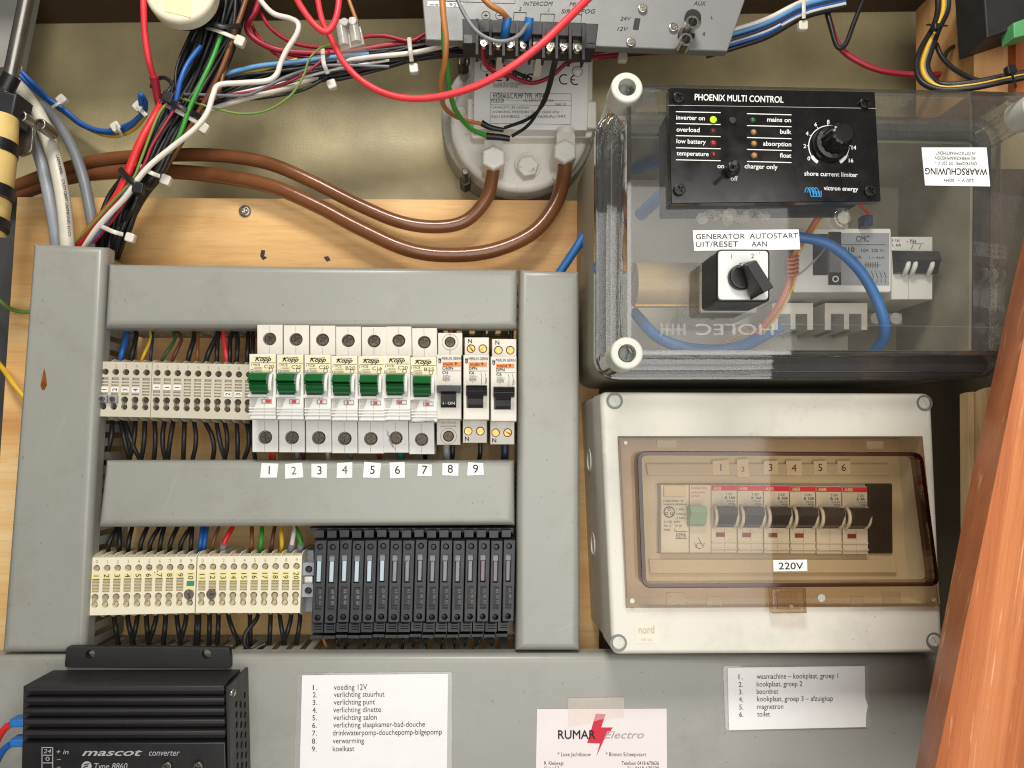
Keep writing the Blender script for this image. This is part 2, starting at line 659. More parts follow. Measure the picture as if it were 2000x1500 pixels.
M['copper'] = plastic('brown_pipe', (122, 76, 46), .20, .16, 45, .25, 260, spec=.5, dirt=.35, dirtcol=(84, 50, 28))
M['pump'] = plastic('pump_paint', (236, 232, 222), .40, .08, 40, .3, 300, dirt=.75, dirtcol=(116, 78, 44))
M['pumpd'] = plastic('pump_flange', (170, 166, 154), .5, .2, 60, .4, 250, dirt=.9, dirtcol=(44, 36, 30))
M['plate'] = plastic('name_plate', (238, 237, 232), .4, .03, 40, .05)
M['amp'] = plastic('amplifier_panel', (128, 128, 126), .5, .05, 30, .3, 1500, metal=.25)
M['cream'] = plastic('cream_lid', (226, 218, 192), .45, .05, 30, .1)
M['steel'] = plastic('strut_steel', (150, 146, 138), .28, .12, 60, .1, 800, metal=.9)
M['foam'] = plastic('yellow_wrap', (222, 190, 116), .7, .12, 60, .8, 160)
M['greyp'] = plastic('grey_panel', (150, 148, 142), .6, .1, 30, .2)
M['tie'] = plastic('nylon_tie', (214, 208, 194), .35, .05, 80, .05, spec=.6)
M['knurl'] = plastic('moulded_black', (18, 17, 18), .30, .1, 60, .05)
M['bezel'] = plastic('panel_black', (22, 20, 20), .16, .2, 60, 0, spec=.6)
M['tan'] = plastic('relay_tan', (196, 168, 118), .3, .08, 30, .05, spec=.6)
M['brassy'] = plastic('brass_edge', (200, 156, 66), .3, .1, 40, .05, metal=.6)
M['coil'] = plastic('copper_pink', (208, 128, 104), .35, .1, 100, .05)
M['rust'] = plastic('brown_drip', (128, 70, 24), .25, .4, 160, .1)
M['greenpcb'] = plastic('connector_green', (92, 160, 104), .45, .1, 60)
for nm, c, in dict(w_black=(30, 29, 30), w_blue=(34, 92, 168), w_sky=(96, 150, 196), w_yellow=(222, 176, 50), w_red=(222, 46, 46), w_crimson=(158, 32, 52),
                   w_white=(230, 222, 210), w_brown=(124, 78, 44), w_green=(58, 150, 56), w_dkgreen=(52, 84, 58), w_navy=(40, 48, 78), w_grey=(120, 122, 126),
                   w_lgrey=(146, 150, 156), w_olive=(112, 140, 60), w_coral=(232, 58, 66), w_beige=(206, 200, 184), w_tan=(176, 116, 60), w_maroon=(96, 52, 44),
                   w_teal=(40, 130, 112), w_orange=(206, 92, 50), w_cable=(40, 108, 176)).items():
    M[nm] = plastic(nm[2:] + '_insulation', c, .42, .10, 90, .12, 500)
M['led_on'] = plastic('led_lit_green', (150, 235, 30), .3, 0, 50, 0, emit=lin((150, 240, 20)), es=2.2)
M['led_red'] = plastic('led_red', (168, 24, 34), .2, .1, 300, 0)
M['led_dred'] = plastic('led_dull_red', (104, 24, 26), .25, .1, 300, 0)
M['led_green'] = plastic('led_green', (30, 112, 62), .2, .1, 300, 0)
M['led_amber'] = plastic('led_amber', (166, 128, 62), .25, .1, 300, 0)


# ------------------------------------------------------------------ objects
def tag(o, label=None, cat=None, group=None, kind=None):
    if label: o['label'] = label
    if cat: o['category'] = cat
    if group: o['group'] = group
    if kind: o['kind'] = kind
    return o


def thing(name, label, cat, loc, group=None):
    o = bpy.data.objects.new(name, None)
    o.empty_display_size = .01
    COL.objects.link(o)
    o.location = loc
    return tag(o, label, cat, group)


def wloc(o):
    v = Vector((0, 0, 0))
    while o is not None:
        v += Vector(o.location)
        o = o.parent
    return v


def part(name, mb, m, parent, label=None, smooth=25):
    me = mb.mesh(name, wloc(parent), smooth)
    me.materials.append(M[m] if isinstance(m, str) else m)
    o = bpy.data.objects.new(name, me)
    COL.objects.link(o)
    o.parent = parent
    if label: o['label'] = label
    return o


def solo(name, label, cat, mb, m, group=None, kind=None, smooth=25):
    c = sum(mb.v, Vector((0, 0, 0))) / len(mb.v)
    me = mb.mesh(name, c, smooth)
    me.materials.append(M[m] if isinstance(m, str) else m)
    o = bpy.data.objects.new(name, me)
    COL.objects.link(o)
    o.location = c
    return tag(o, label, cat, group, kind)


def structure(name, mb, m):
    return solo(name, None, None, mb, m, kind='structure')


def dup(o, delta, label=None, parent=None):
    c = o.copy()
    COL.objects.link(c)
    if parent is None:
        c.location = Vector(o.location) + delta
        if label: c['label'] = label
    else:
        c.parent = parent
    for ch in list(o.children):
        dup(ch, None, None, c)
    return c


ORD = ['first', 'second', 'third', 'fourth', 'fifth', 'sixth', 'seventh', 'eighth', 'ninth', 'tenth', 'eleventh', 'twelfth', 'thirteenth',
       'fourteenth', 'fifteenth', 'sixteenth', 'seventeenth', 'eighteenth', 'nineteenth', 'twentieth']


def screw(cx, cy, r, h0, h1, kind='slot', ang=None, n=20):
    """a screw head with a cut slot or cross"""
    mb = MB()
    a = random.uniform(0, pi) if ang is None else ang
    c = Q(cx, cy, h1)
    R = mm(r, h1) / 1000

    def pt(u, v):
        return (c[0] + R * (u * cos(a) - v * sin(a)), c[1] + R * (u * sin(a) + v * cos(a)))
    w = .14
    if kind == 'slot':
        loop = [pt(-.78, -w), pt(.78, -w), pt(.78, w), pt(-.78, w)]
    else:
        k = .62
        loop = [pt(-k, -w), pt(-w, -w), pt(-w, -k), pt(w, -k), pt(w, -w), pt(k, -w), pt(k, w), pt(w, w), pt(w, k), pt(-w, k), pt(-w, w), pt(-k, w)]
    mb.plate(circ(cx, cy, r, h1, n), h0, h1, holes=[(loop, min(1.4, (h1 - h0) * .6))], bev=min(.5, mm(r, h1) * .2))
    return mb


def wire(name, label, cat, pts, r, m, group=None, n=8, sub=5):
    return solo(name, label, cat, MB().tube(pts, r, n, sub), m, group, smooth=60)

# ================================================================== the setting
structure('back_wall', MB().plate(rect(-900, -500, 2900, 700, -60), -64, -60), 'wall')
structure('back_panel', MB().plate(rect(1165, 330, 2500, 1900, -20), -26, -20), 'panel')
structure('side_wall', MB().plate(rect(-700, 385, 60, 1900, -45), -49, -45), 'dark')
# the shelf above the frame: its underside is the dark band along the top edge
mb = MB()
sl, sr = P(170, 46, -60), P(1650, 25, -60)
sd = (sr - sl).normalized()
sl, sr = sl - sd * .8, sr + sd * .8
mb.plate([(sl.x, sl.z), (sr.x, sr.z), (sr.x, sr.z + .02), (sl.x, sl.z + .02)], -59, 66)  # forward reach added to shade the upper wall
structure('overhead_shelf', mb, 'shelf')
mb = MB().plate(poly([(34, 385), (1170, 392), (1170, 1800), (-60, 1800)], 0), -18, 0)
solo('mounting_board', 'knotty plywood board that carries the cable ducts and breakers', 'board', mb, 'ply')
for x, y in ((478, 412),):
    t = thing('board_screw', 'bright pan head screw alone in the plywood above the top duct', 'screw', P(x, y, 0))
    part('head', screw(x, y, 9, 0, 2.2, 'cross', .4), 'chrome', t)
    part('washer', MB().cyl(x, y, 12, 0, .8), 'screw', t)
for k, pts in enumerate(([(510, 488), (518, 489), (516, 500), (522, 503), (513, 508), (508, 500)], [(632, 502), (641, 500), (646, 508), (638, 511)])):
    solo('knot', ('larger' if k == 0 else 'smaller') + ' dark pin knot in the plywood just above the top duct', 'knot', MB().plate(poly(pts, .25), 0, .25), 'hole', 'knots in the plywood')
solo('strut_panel', 'pale grey panel behind the gas strut at the top left corner', 'panel', MB().plate(poly([(-80, -60), (46, -60), (8, 130), (-80, 150)], 5), -20, 5), 'greyp')

# ================================================================== cable ducts
DH = 58


def fingers(mb, a, b, h0, h1, pitch, wide, th=1.6, lip=6):
    """a slotted duct wall standing on the board between pixels a and b (measured at the cover)"""
    A, B = P(a[0], a[1], DH), P(b[0], b[1], DH)
    L = (B - A).length * 1000
    d = (B - A).normalized()
    n = Vector((-d.z, 0, d.x)) * (th / 1000)
    fr = (Vector((A.x, 0, A.z)), d, Vector((0, -1, 0)), Vector((-d.z, 0, d.x)))
    k = int(L / pitch)
    mb.plate([(0, 0), (L / 1000, 0), (L / 1000, h0 / 1000), (0, h0 / 1000)], 0, th, fr=fr, back=True)
    for i in range(k):
        s = (i * pitch + 1) / 1000
        e = s + wide / 1000
        mb.plate([(s, h0 / 1000 + .0001), (e, h0 / 1000 + .0001), (e, h1 / 1000), (s, h1 / 1000)], 0, th, fr=fr, back=True)
    return mb


def duct(label, quad, rpx, walls, bev=5.5):
    t = thing('cable_duct', label, 'cable duct', P(sum(q[0] for q in quad) / len(quad), sum(q[1] for q in quad) / len(quad), 0), 'grey slotted cable ducts')
    part('cover', MB().plate(poly(quad, DH), 44, DH, bev=bev), 'duct', t)
    for a, b in walls:
        part('slotted_wall', fingers(MB(), a, b, 9, 48, 9.6, 5.6), 'slot', t)
    return t


DL = duct('left upright grey cable duct with a brown drip on its cover', [(61, 473), (205, 480), (162, 1277), (-1, 1277)], 3, [((160, 1277), (202, 482)), ((64, 476), (3, 1277))])
solo('drip_stain', 'brown dried drip on the left upright duct cover', 'stain', MB().plate(poly([(86, 719), (90, 736), (91, 752), (87, 761), (82, 761), (79, 753), (82, 738)], DH + .3), DH - .5, DH + .3), 'rust')
DT = duct('upper level grey cable duct above the breakers', [(208, 513), (1012, 524), (1010, 640), (201, 640)], 3, [((205, 636), (1008, 636))])
DM = duct('middle level grey cable duct carrying the number stickers', [(203, 899), (1005, 898), (1006, 1027), (188, 1031)], 3, [((1003, 902), (206, 903)), ((192, 1027), (1003, 1023))])
DR = duct('right upright grey cable duct beside the breaker box', [(1015, 524), (1133, 529), (1134, 1273), (1007, 1273)], 3, [((1018, 528), (1010, 1270)), ((1130, 1270), (1130, 532))])
DB = duct('wide bottom grey cable duct with the laminated lists taped on', [(-60, 1281), (1141, 1278), (1980, 1284), (1980, 1700), (-60, 1700)], 3, [((1138, 1281), (-50, 1284))])
# DIN rails under the two rows
for nm, lab, x0, y0, x1, y1 in (('din_rail', 'steel mounting rail behind the upper breaker row', 192, 742, 1008, 792), ('din_rail', 'steel mounting rail behind the cream terminals and fuse row', 175, 1118, 1006, 1164)):
    solo(nm, lab, 'rail', MB().box(x0, y0, x1, y1, 0, 9), 'screw', 'mounting rails')

M['scorch'] = plastic('scorched_metal', (104, 92, 80), .5, .5, 300, .5, 600, metal=.2)
# ================================================================== terminal strips


def strip(name, label, quad, n, m, up, numbers, screwm, group):
    TL, TR, BR, BL = [Vector(q) for q in quad]

    def B(u, v):
        a = TL.lerp(TR, u / n); b = BL.lerp(BR, u / n)
        q = a.lerp(b, v)
        return (q.x, q.y)
    H = 52
    t = thing(name, label, 'terminal strip', P(*B(n / 2, .5), 0), group)
    pit = (TR - TL).length / n
    mb = MB()
    vs = (.185, .69, .82)
    rr = (6.3, 6.6, 6.0)
    pad = .5
    for i in range(n):
        holes = []
        x, y = B(i + .5, vs[0]); holes.append((circ(x, y, rr[0], H, 14), 5))
        # the lower screw and wire entries run into each other like a figure 8
        (xa, ya), (xb, yb) = B(i + .5, vs[1]), B(i + .5, vs[2])
        ca, cb = Q(xa, ya, H), Q(xb, yb, H)
        Ra, Rb = mm(rr[1], H) / 1000, mm(rr[2], H) / 1000
        loop = []
        dn = math.atan2(cb[1] - ca[1], cb[0] - ca[0])
        for k in range(13):
            a = dn + radians(50) + radians(260) * k / 12
            loop.append((ca[0] + Ra * cos(a), ca[1] + Ra * sin(a)))
        for k in range(13):
            a = dn + pi + radians(50) + radians(260) * k / 12
            loop.append((cb[0] + Rb * cos(a), cb[1] + Rb * sin(a)))
        holes.append((loop, 5))
        q = [B(i + .5 - .34, .285), B(i + .5 - .34, .605), B(i + .5 + .34, .605), B(i + .5 + .34, .285)]
        holes.append((poly(q, H), 2.2))
        q = [B(i, 0), B(i, 1), B(i + 1, 1), B(i + 1, 0)]
        mb.plate(poly(q, H), 38, H, holes=holes)
    # blocks and separators behind the face
    mb.plate(poly([B(.02, .06), B(.02, .95), B(n - .02, .95), B(n - .02, .06)], 38), 9, 38)
    for i in range(n + 1):
        u = min(max(i, .05), n - .05)
        a, b = P(*B(u - .045, 0), H), P(*B(u + .045, 0), H)
        c, d = P(*B(u - .045, 1), H), P(*B(u + .045, 1), H)
        for (p, r, sg) in ((a, b, 1), (c, d, -1)):
            z = (p.z + r.z) / 2
            prof = [(z + sg * .0002, -.0515), (z + sg * .0022, -.047), (z + sg * .0026, -.022), (z - sg * .006, -.012), (z - sg * .006, -.0515)]
            mb.loft([[Vector((xx, y, zz)) for zz, y in prof] for xx in (p.x, r.x)])
    part('body', mb, m, t)
    rib = MB()
    for i in range(n):
        for v in (.345, .40, .455, .51, .565):
            x0, y0 = B(i + .5 - .33, v - .012); x1, y1 = B(i + .5 + .33, v + .012)
            rib.plate(poly([B(i + .5 - .33, v - .014), B(i + .5 - .33, v + .014), B(i + .5 + .33, v + .014), B(i + .5 + .33, v - .014)], H - .6), H - 2.4, H - .6)
    part('marker_ribs', rib, up, t)
    for i in range(n):
        x, y = B(i + .5, vs[0]); part('screw', screw(x, y, 4.6, H - 5.2, H - 3), screwm, t)
        x, y = B(i + .5, vs[1]); part('screw', screw(x, y, 4.8, H - 5.2, H - 3), screwm, t)
        x, y = B(i + .5, vs[2]); part('screw', screw(x, y, 4.2, H - 5.2, H - 2.8), screwm, t)
    return t, B, H


def marker(t, B, H, i, s, v0, v1, m, cap, flip):
    q = [B(i + .5 - .36, v0), B(i + .5 - .36, v1), B(i + .5 + .36, v1), B(i + .5 + .36, v0)]
    a = part('marker', MB().plate(poly(q, H + .3), H - 1.5, H + .3), m, t)
    if s:
        c = B(i + .5, (v0 + v1) / 2)
        mb = MB()
        if flip:   # reads upward
            mb.txt(s, c[0] + cap / 2, c[1], None, cap, H + .45, rot=-90, mid=True)
        else:
            mb.txt(s, c[0] - cap / 2, c[1], None, cap, H + .45, rot=90, mid=True)
        part('lettering', mb, 'ink', a)


def facenum(t, B, H, n, start, m, v=.075):
    mb = MB()
    for i in range(n):
        x, y = B(i + .5, v)
        mb.txt(str((start + i) % 10), x, y + 3, None, 6.5, H + .12, mid=True)
    part('numbering', mb, m, t)


g1 = 'terminal strips left of the breakers'
t, B, H = strip('terminal_strip', 'short grey strip of five terminals with a steel bridge, at the left duct', [(197, 706), (297, 708), (293, 815), (190, 813)], 5, 'term', 'term', None, 'screwd', g1)
facenum(t, B, H, 5, 1, 'inkl')
for i, s in enumerate('1234'):
    marker(t, B, H, i, s, .46, .555, 'tile', 9, True)
mb = MB()
for i in (0, 1):
    x, y = B(i + .38, .68)
    mb.box(x - 10, y - 7, x + 8, y + 7, H, H + 2.2, .4)
part('bridge', mb, 'w_lgrey', t)
for i in (0, 1):
    x, y = B(i + .38, .68)
    part('bridge_screw', screw(x - 2, y, 5, H + 2.2, H + 3.4), 'screw', t)
t, B, H = strip('terminal_strip', 'grey strip of ten terminals running up to the first green breaker', [(298, 708), (497, 712), (493, 820), (294, 815)], 10, 'term', 'term', None, 'screwd', g1)
facenum(t, B, H, 9, 0, 'inkl')
for i, s in ((0, '1'), (1, '1'), (2, '1'), (7, '2'), (8, '3')):
    v = .40 if i < 3 else .50
    marker(t, B, H, i, s, v, v + .095, 'tile', 9, True)
g2 = 'cream terminal strips in the lower row'
t, B, H = strip('terminal_strip', 'cream terminal strip numbered 1 to 10 beside the left duct', [(179.5, 1089), (384, 1087), (380, 1197), (173, 1202)], 10, 'termy', 'termyd', None, 'screwl', g2)
facenum(t, B, H, 10, 0, 'inkl')
for i in range(9):
    marker(t, B, H, i, str(i + 1), .27, .37, 'tiley', 10, False)
marker(t, B, H, 9, '10', .27, .43, 'tiley', 10, False)
marker(t, B, H, 9, '', .432, .52, 'teal', 9, False)
marker(t, B, H, 9, '', .522, .60, 'tiley', 9, False)
x, y = B(9.5, .67)
part('scorched_screw', screw(x - 3, y, 9, H - 2, H + 1.2), 'scorch', t, 'dark scorched screw head')
sp = MB()
for k in range(9):
    x, y = B(5.5 + random.uniform(-.3, .8), .12 + random.uniform(0, .2))
    sp.flat([(x + random.uniform(-3, 3), y + random.uniform(-3, 3)) for _ in range(3)], H + .2)
part('soot_specks', sp, 'hole', t)
t, B, H = strip('terminal_strip', 'cream terminal strip numbered 11 to 20 beside the black fuse row', [(386, 1087), (590, 1085), (586, 1197), (382, 1197)], 10, 'termy', 'termyd', None, 'screwl', g2)
facenum(t, B, H, 10, 0, 'inkl')
for i in range(10):
    marker(t, B, H, i, str(i + 11), .27, .43, 'tiley', 10, False)
x, y = B(1.4, .67)
part('scorched_screw', screw(x, y, 9, H - 2, H + 1.2), 'scorch', t, 'dark scorched screw head')

# end clamp beside the fuses
t = thing('end_clamp', 'grey end clamp with two screws between cream strip and black fuses', 'terminal clamp', P(602, 1138, 0))
mb = MB().plate(rect(588, 1074, 613, 1196, 36), 8, 36, bev=1)
mb.plate(rect(589, 1099, 615, 1124, 48), 36, 48, holes=[(circ(603, 1112, 7, 48, 14), 5)], bev=0)
mb.plate(rect(589, 1141, 613, 1166, 48), 36, 48, holes=[(circ(602, 1154, 7, 48, 14), 5)], bev=0)
part('body', mb, 'w_lgrey', t)
for y in (1112, 1154):
    part('screw', screw(603 if y < 1120 else 602, y, 6, 42, 45), 'black', t)
part('steel_insert', MB().box(594, 1126, 610, 1139, 36, 44), 'chrome', t)

# ================================================================== miniature circuit breakers
HB, HE, HT = 80, 62, 80
GB = 'breakers on the upper rail'


def mcb_green():
    t = thing('circuit_breaker', 'green toggle breaker marked C20 at the left end, above sticker 1', 'circuit breaker', P(512, 755, 0), GB)
    mb = MB().plate(rect(486.5, 691, 539, 819, HB), 12, HB, bev=.8,
                    holes=[(rect(487.6, 727, 524, 770, HB), 7)])
    part('body', mb, 'mcb', t)
    cheek = MB()
    pr = [(729, 80), (731, 82.5), (740, 84.5), (752, 85), (762, 84), (770, 81.5), (773, 79.8), (773, 78), (729, 78)]
    cheek.xprism(pr, 524.5, 534.5)
    cheek.xprism([(768, 79), (770.5, 82), (775, 82), (777, 80), (777, 78), (768, 78)], 486.8, 524)
    part('cheek', cheek, 'mcb', t)
    part('upper_end', MB().plate(rect(502, 634, 552, 692, HE), 10, HE, bev=.5, holes=[(circ(526.5, 662, 12.8, HE, 24), 6)]), 'mcb2', t)
    part('lower_end', MB().plate(rect(492.5, 818, 543, 883, HE), 10, HE, bev=.5, holes=[(circ(518, 854, 13.2, HE, 24), 6)]), 'mcb', t)
    part('terminal_screw', screw(528.5, 662, 10.8, HE - 6, HE - 3.2, 'cross'), 'screwd', t)
    part('terminal_screw', screw(520, 854, 10.8, HE - 6, HE - 3.2, 'cross'), 'screwd', t)
    seam = MB()
    for x, ya, yb, hh in ((526, 636, 648, HE), (526, 676, 690, HE), (517, 822, 840, HE), (517, 868, 881, HE), (516, 777, 818, HB)):
        part('seam', MB().line(x, ya, x, yb, .8, hh + .12), 'inkl', t)
    tg = MB()
    tg.xprism([(727.5, 86), (729, 88), (739, 91), (741, 92.2), (743, 91.6), (744, 88), (747, 90.5), (748.5, 90), (749.5, 87), (756, 87.5), (763, 86), (769, 81), (769, 74), (727.5, 74)], 488.5, 523.5)
    part('toggle', tg, 'green', t)
    part('label_plate', MB().plate(rect(490, 693.5, 538.2, 726, HB + .25), HB - .5, HB + .25), 'label', t)
    ind = part('indicator', MB().box(510.5, 779, 531, 788, HB - .5, HB + .3), 'inkl', t)
    part('flag', MB().box(513, 780.6, 529.5, 786.4, HB, HB + .45, hp=HB + .45), 'labelw', ind)
    rb = MB()
    for y in (795, 800.5, 807):
        rb.xprism([(y, HB - .3), (y, HB + .9), (y + 2.6, HB + .9), (y + 3.6, HB - .3)], 487, 538.5)
    part('ribs', rb, 'mcb', t)
    return t


GR = mcb_green()
DX = [0, 52.8, 105.6, 157, 208.6, 258, 309]
DY = [0, .8, 1.4, 3, 3.6, 2.4, 5.5]
RATE = ['C20', 'C20', 'C20', 'B20', 'C16', 'C20', 'B25']
GLAB = ['', 'green toggle breaker marked C20, second from the left, above sticker 2', 'green toggle breaker marked C20, third from the left, above sticker 3',
        'green toggle breaker marked B20 with bright upper screw, above sticker 4', 'green toggle breaker marked C16 with whiter label, above sticker 5',
        'green toggle breaker marked C20 with scratched lower end, above sticker 6', 'green toggle breaker marked B25 beside the black toggled breaker']
P0 = P(512, 755, 70)
MCB = [GR]
for i in range(1, 7):
    MCB.append(dup(GR, P(512 + DX[i], 755 + DY[i], 70) - P0, GLAB[i]))
for i in range(7):
    dx, dy = DX[i] * 1.012, DY[i]
    h = HB + .4
    mb = MB()
    mb.txt('Kopp', 498 + dx, 705 + dy, 530 + dx, 8, h, it=.35, bold=.03)
    mb.line(498 + dx, 699 + dy, 528 + dx, 697.4 + dy, 1.2, h)
    mb.line(491 + dx, 708.5 + dy, 538 + dx, 708.5 + dy, .8, h)
    mb.txt('MCB', 495 + dx, 714.5 + dy, 508 + dx, 4.4, h)
    mb.txt(RATE[i], 516 + dx, 719 + dy, 535 + dx, 6.6, h)
    mb.txt('I', 491 + dx, 715 + dy, None, 5, h); mb.txt('O', 489.5 + dx, 726 + dy, None, 5, h)
    part('lettering', mb, 'ink', MCB[i])
    mb = MB()
    mb.txt('~230/400V', 494 + dx, 720 + dy, 512 + dx, 3.2, h); mb.txt('10000', 496 + dx, 725.5 + dy, 512 + dx, 4, h)
    mb.ring(529 + dx, 722.5 + dy, 3.2, 4.4, 0, 360, h)
    part('small_print', mb, 'inkg', MCB[i])
    k = [c for c in MCB[i].children if c.name.startswith('indicator')][0]
    w = [13, 9, 7, 6, 10, 8, 10][i]
    part('red_flag', MB().box(518 + dx - (2 if i in (1, 5) else 0), 780.8 + dy, 518 + dx + w - 2, 786.2 + dy, HB + .3, HB + .6, hp=HB + .6), 'red', k)
mb = MB()
for k in range(9):
    x, y = 755 + k * 1.4, 838 + k * 4
    mb.line(x + random.uniform(-4, 2), y, x + random.uniform(0, 7), y + random.uniform(6, 16), .9, HE + .2)
part('scratches', mb, 'inkl', MCB[5])
solo('wire_clip', 'thin steel wire end lying across the seventh green breaker', 'wire', MB().tube([(800, 825, 82), (822, 823, 82), (848, 821, 82)], 1.4), 'screw')


def print_m9(t, x, y, h, model, rate, circle):
    mb = MB()
    mb.txt('MERLIN GERIN', x + 9.5, y + 10.5, x + 47, 5.2, h)
    mb.txt('multi 9', x + 12, y + 21.5, x + 38, 6.2, h + .3)
    mb.txt(model, x + 10, y + 29.5, x + (31 if len(model) > 3 else 26), 5.6, h, bold=.015)
    mb.txt(rate, x + 10, y + 38, x + (21 if len(rate) > 2 else 20), 5.2, h, bold=.015)
    mb.txt('GE', x + 7.5, y + 17, x + 7.5 + 10, 5, h, rot=-90, bold=.05)
    mb.line(x + 10, y + 32, x + 46, y + 32, .5, h)
    part('lettering', mb, 'ink', t)
    mb = MB()
    mb.txt('230V~', x + 11, y + 44, x + 27, 3.4, h)
    mb.txt('6000', x + 12, y + 49.8, x + 23, 3.4, h)
    mb.txt('3', x + 16, y + 55, None, 3, h)
    for a, b in (((x + 11, y + 45.6), (x + 24, y + 45.6)), ((x + 11, y + 51), (x + 24, y + 51)), ((x + 11, y + 45.6), (x + 11, y + 51)), ((x + 24, y + 45.6), (x + 24, y + 51))):
        mb.line(a[0], a[1], b[0], b[1], .6, h)
    if circle:
        for k in (0, 8):
            mb.line(x + 33 + k, y + 35, x + 35 + k, y + 42, .7, h)
            mb.line(x + 35 + k, y + 42, x + 34 + k, y + 58, .7, h)
        mb.ring(x + 42.5, y + 48, 2, 2.8, -90, 90, h); mb.ring(x + 42.5, y + 53, 2, 2.8, -90, 90, h)
    part('small_print', mb, 'inkg', t)


t = thing('circuit_breaker', 'breaker with wide black T toggle reading I ON, above sticker 8', 'circuit breaker', P(877, 755, 0), GB)
part('body', MB().plate(rect(853, 692, 901, 819, HB), 12, HB, bev=.7, holes=[(rect(861, 753, 891, 796, HB), 6)] +
     [(rect(856, y, 899, y + 4.4, HB), 2) for y in (799, 807)]), 'mcb2', t)
part('upper_end', MB().plate(rect(855.5, 650, 903, 694, HE), 10, HE, bev=.5, holes=[(circ(879, 668, 10.8, HE), 5)]), 'mcb2', t)
part('lower_end', MB().plate(rect(853, 817, 899, 869, HE), 10, HE, bev=.5, holes=[(circ(876, 852, 10.8, HE), 5)] + [(rect(861, y, 891, y + 4, HE), 2) for y in (823, 830)]), 'mcb2', t)
for x, y in ((879, 668), (876, 852)):
    part('terminal_screw', screw(x, y, 10, HE - 5, HE - 2.4, 'cross'), 'screwd', t)
mb = MB()
mb.ring(879, 668, 15, 16, 0, 360, HE + .12); mb.ring(876, 852, 15, 16, 0, 360, HE + .12)
mb.line(879, 651, 879, 657, 1.4, HE + .12); mb.line(879, 680, 879, 692, 1.4, HE + .12); mb.line(876, 818, 876, 822, 1, HE + .12)
part('screw_rings', mb, 'inkl', t)
mb = MB()
mb.xprism([(752, 86), (754, 91), (764, 91), (767.5, 86), (767.5, 78), (752, 78)], 853.5, 899.5)
mb.xprism([(766, 78), (767, 86), (770, 85), (790, 82.5), (796, 80.5), (796, 74), (766, 74)], 862, 890.5)
tg = part('toggle', mb, 'black', t)
part('lettering', MB().txt('I · ON', 865, 790, 888, 5.2, 83.4, bold=.02), 'white', tg)
part('colour_strip', MB().box(864.5, 707, 900.5, 715.8, HB - .5, HB + .2), 'orange', t)
print_m9(t, 854, 692, HB + .35, 'C60N', 'C16', False)


def dpn(dx, dy, lab):
    t = thing('circuit_breaker', lab, 'circuit breaker', P(930 + dx, 755 + dy, 0), GB)
    X = lambda a: a + dx
    Y = lambda a: a + dy
    part('body', MB().plate(rect(X(905), Y(693), X(955.5), Y(820), HB), 12, HB, bev=.7, holes=[(rect(X(911), Y(754), X(946), Y(797), HB), 6)]), 'mcb2', t)
    part('upper_end', MB().plate(rect(X(907.5), Y(659), X(955), Y(695), HE), 10, HE, bev=.5,
         holes=[(circ(X(920), Y(681), 8.6, HE), 3), (circ(X(943), Y(681), 8.6, HE), 3)]), 'mcb2', t)
    part('lower_end', MB().plate(rect(X(904), Y(818), X(951), Y(865), HE), 10, HE, bev=.5,
         holes=[(circ(X(914.5), Y(842), 8.2, HE), 3), (circ(X(938), Y(842), 8.6, HE), 3)]), 'mcb2', t)
    for x, y in ((920, 681), (943, 681), (914.5, 842), (938, 842)):
        part('terminal_screw', screw(X(x), Y(y), 7.8, HE - 3, HE - .8), 'brass', t)
    mb = MB()
    mb.xprism([(Y(752), 85), (Y(753.5), 90), (Y(755), 89.2), (Y(756.5), 90.4), (Y(758), 89.6), (Y(760), 90.6), (Y(762), 89.6), (Y(764), 90), (Y(770), 88), (Y(773), 85), (Y(773), 78), (Y(752), 78)], X(910.5), X(951))
    mb.xprism([(Y(771), 78), (Y(772), 86), (Y(777), 84.5), (Y(778.5), 82.8), (Y(790), 82), (Y(796), 80.4), (Y(796), 74), (Y(771), 74)], X(914.5), X(943.5))
    part('toggle', mb, 'blackm', t)
    part('cheek', MB().xprism([(Y(768), 80), (Y(772), 82.5), (Y(785), 82.5), (Y(797), 80.4), (Y(797), 78), (Y(768), 78)], X(944), X(949.5)), 'mcb2', t)
    part('colour_strip', MB().box(X(915.5), Y(707.5), X(951), Y(716), HB - .5, HB + .2), 'orange', t)
    part('clip_window', MB().box(X(917), Y(821), X(936), Y(831), HE - .5, HE + .4), 'mcb', t)
    print_m9(t, X(906), Y(692.5), HB + .35, 'DPN', 'C6', True)
    mb = MB()
    mb.txt('N', X(914), Y(670), None, 8, HE + .15, bold=.02); mb.txt('N', X(908), Y(861), None, 8, HE + .15, bold=.02)
    part('pole_mark', mb, 'ink', t)


dpn(0, 0, 'breaker with ribbed black toggle and orange strip, above sticker 9')
dpn(53.5, 3, 'last breaker at the right duct, ribbed black toggle and orange strip')

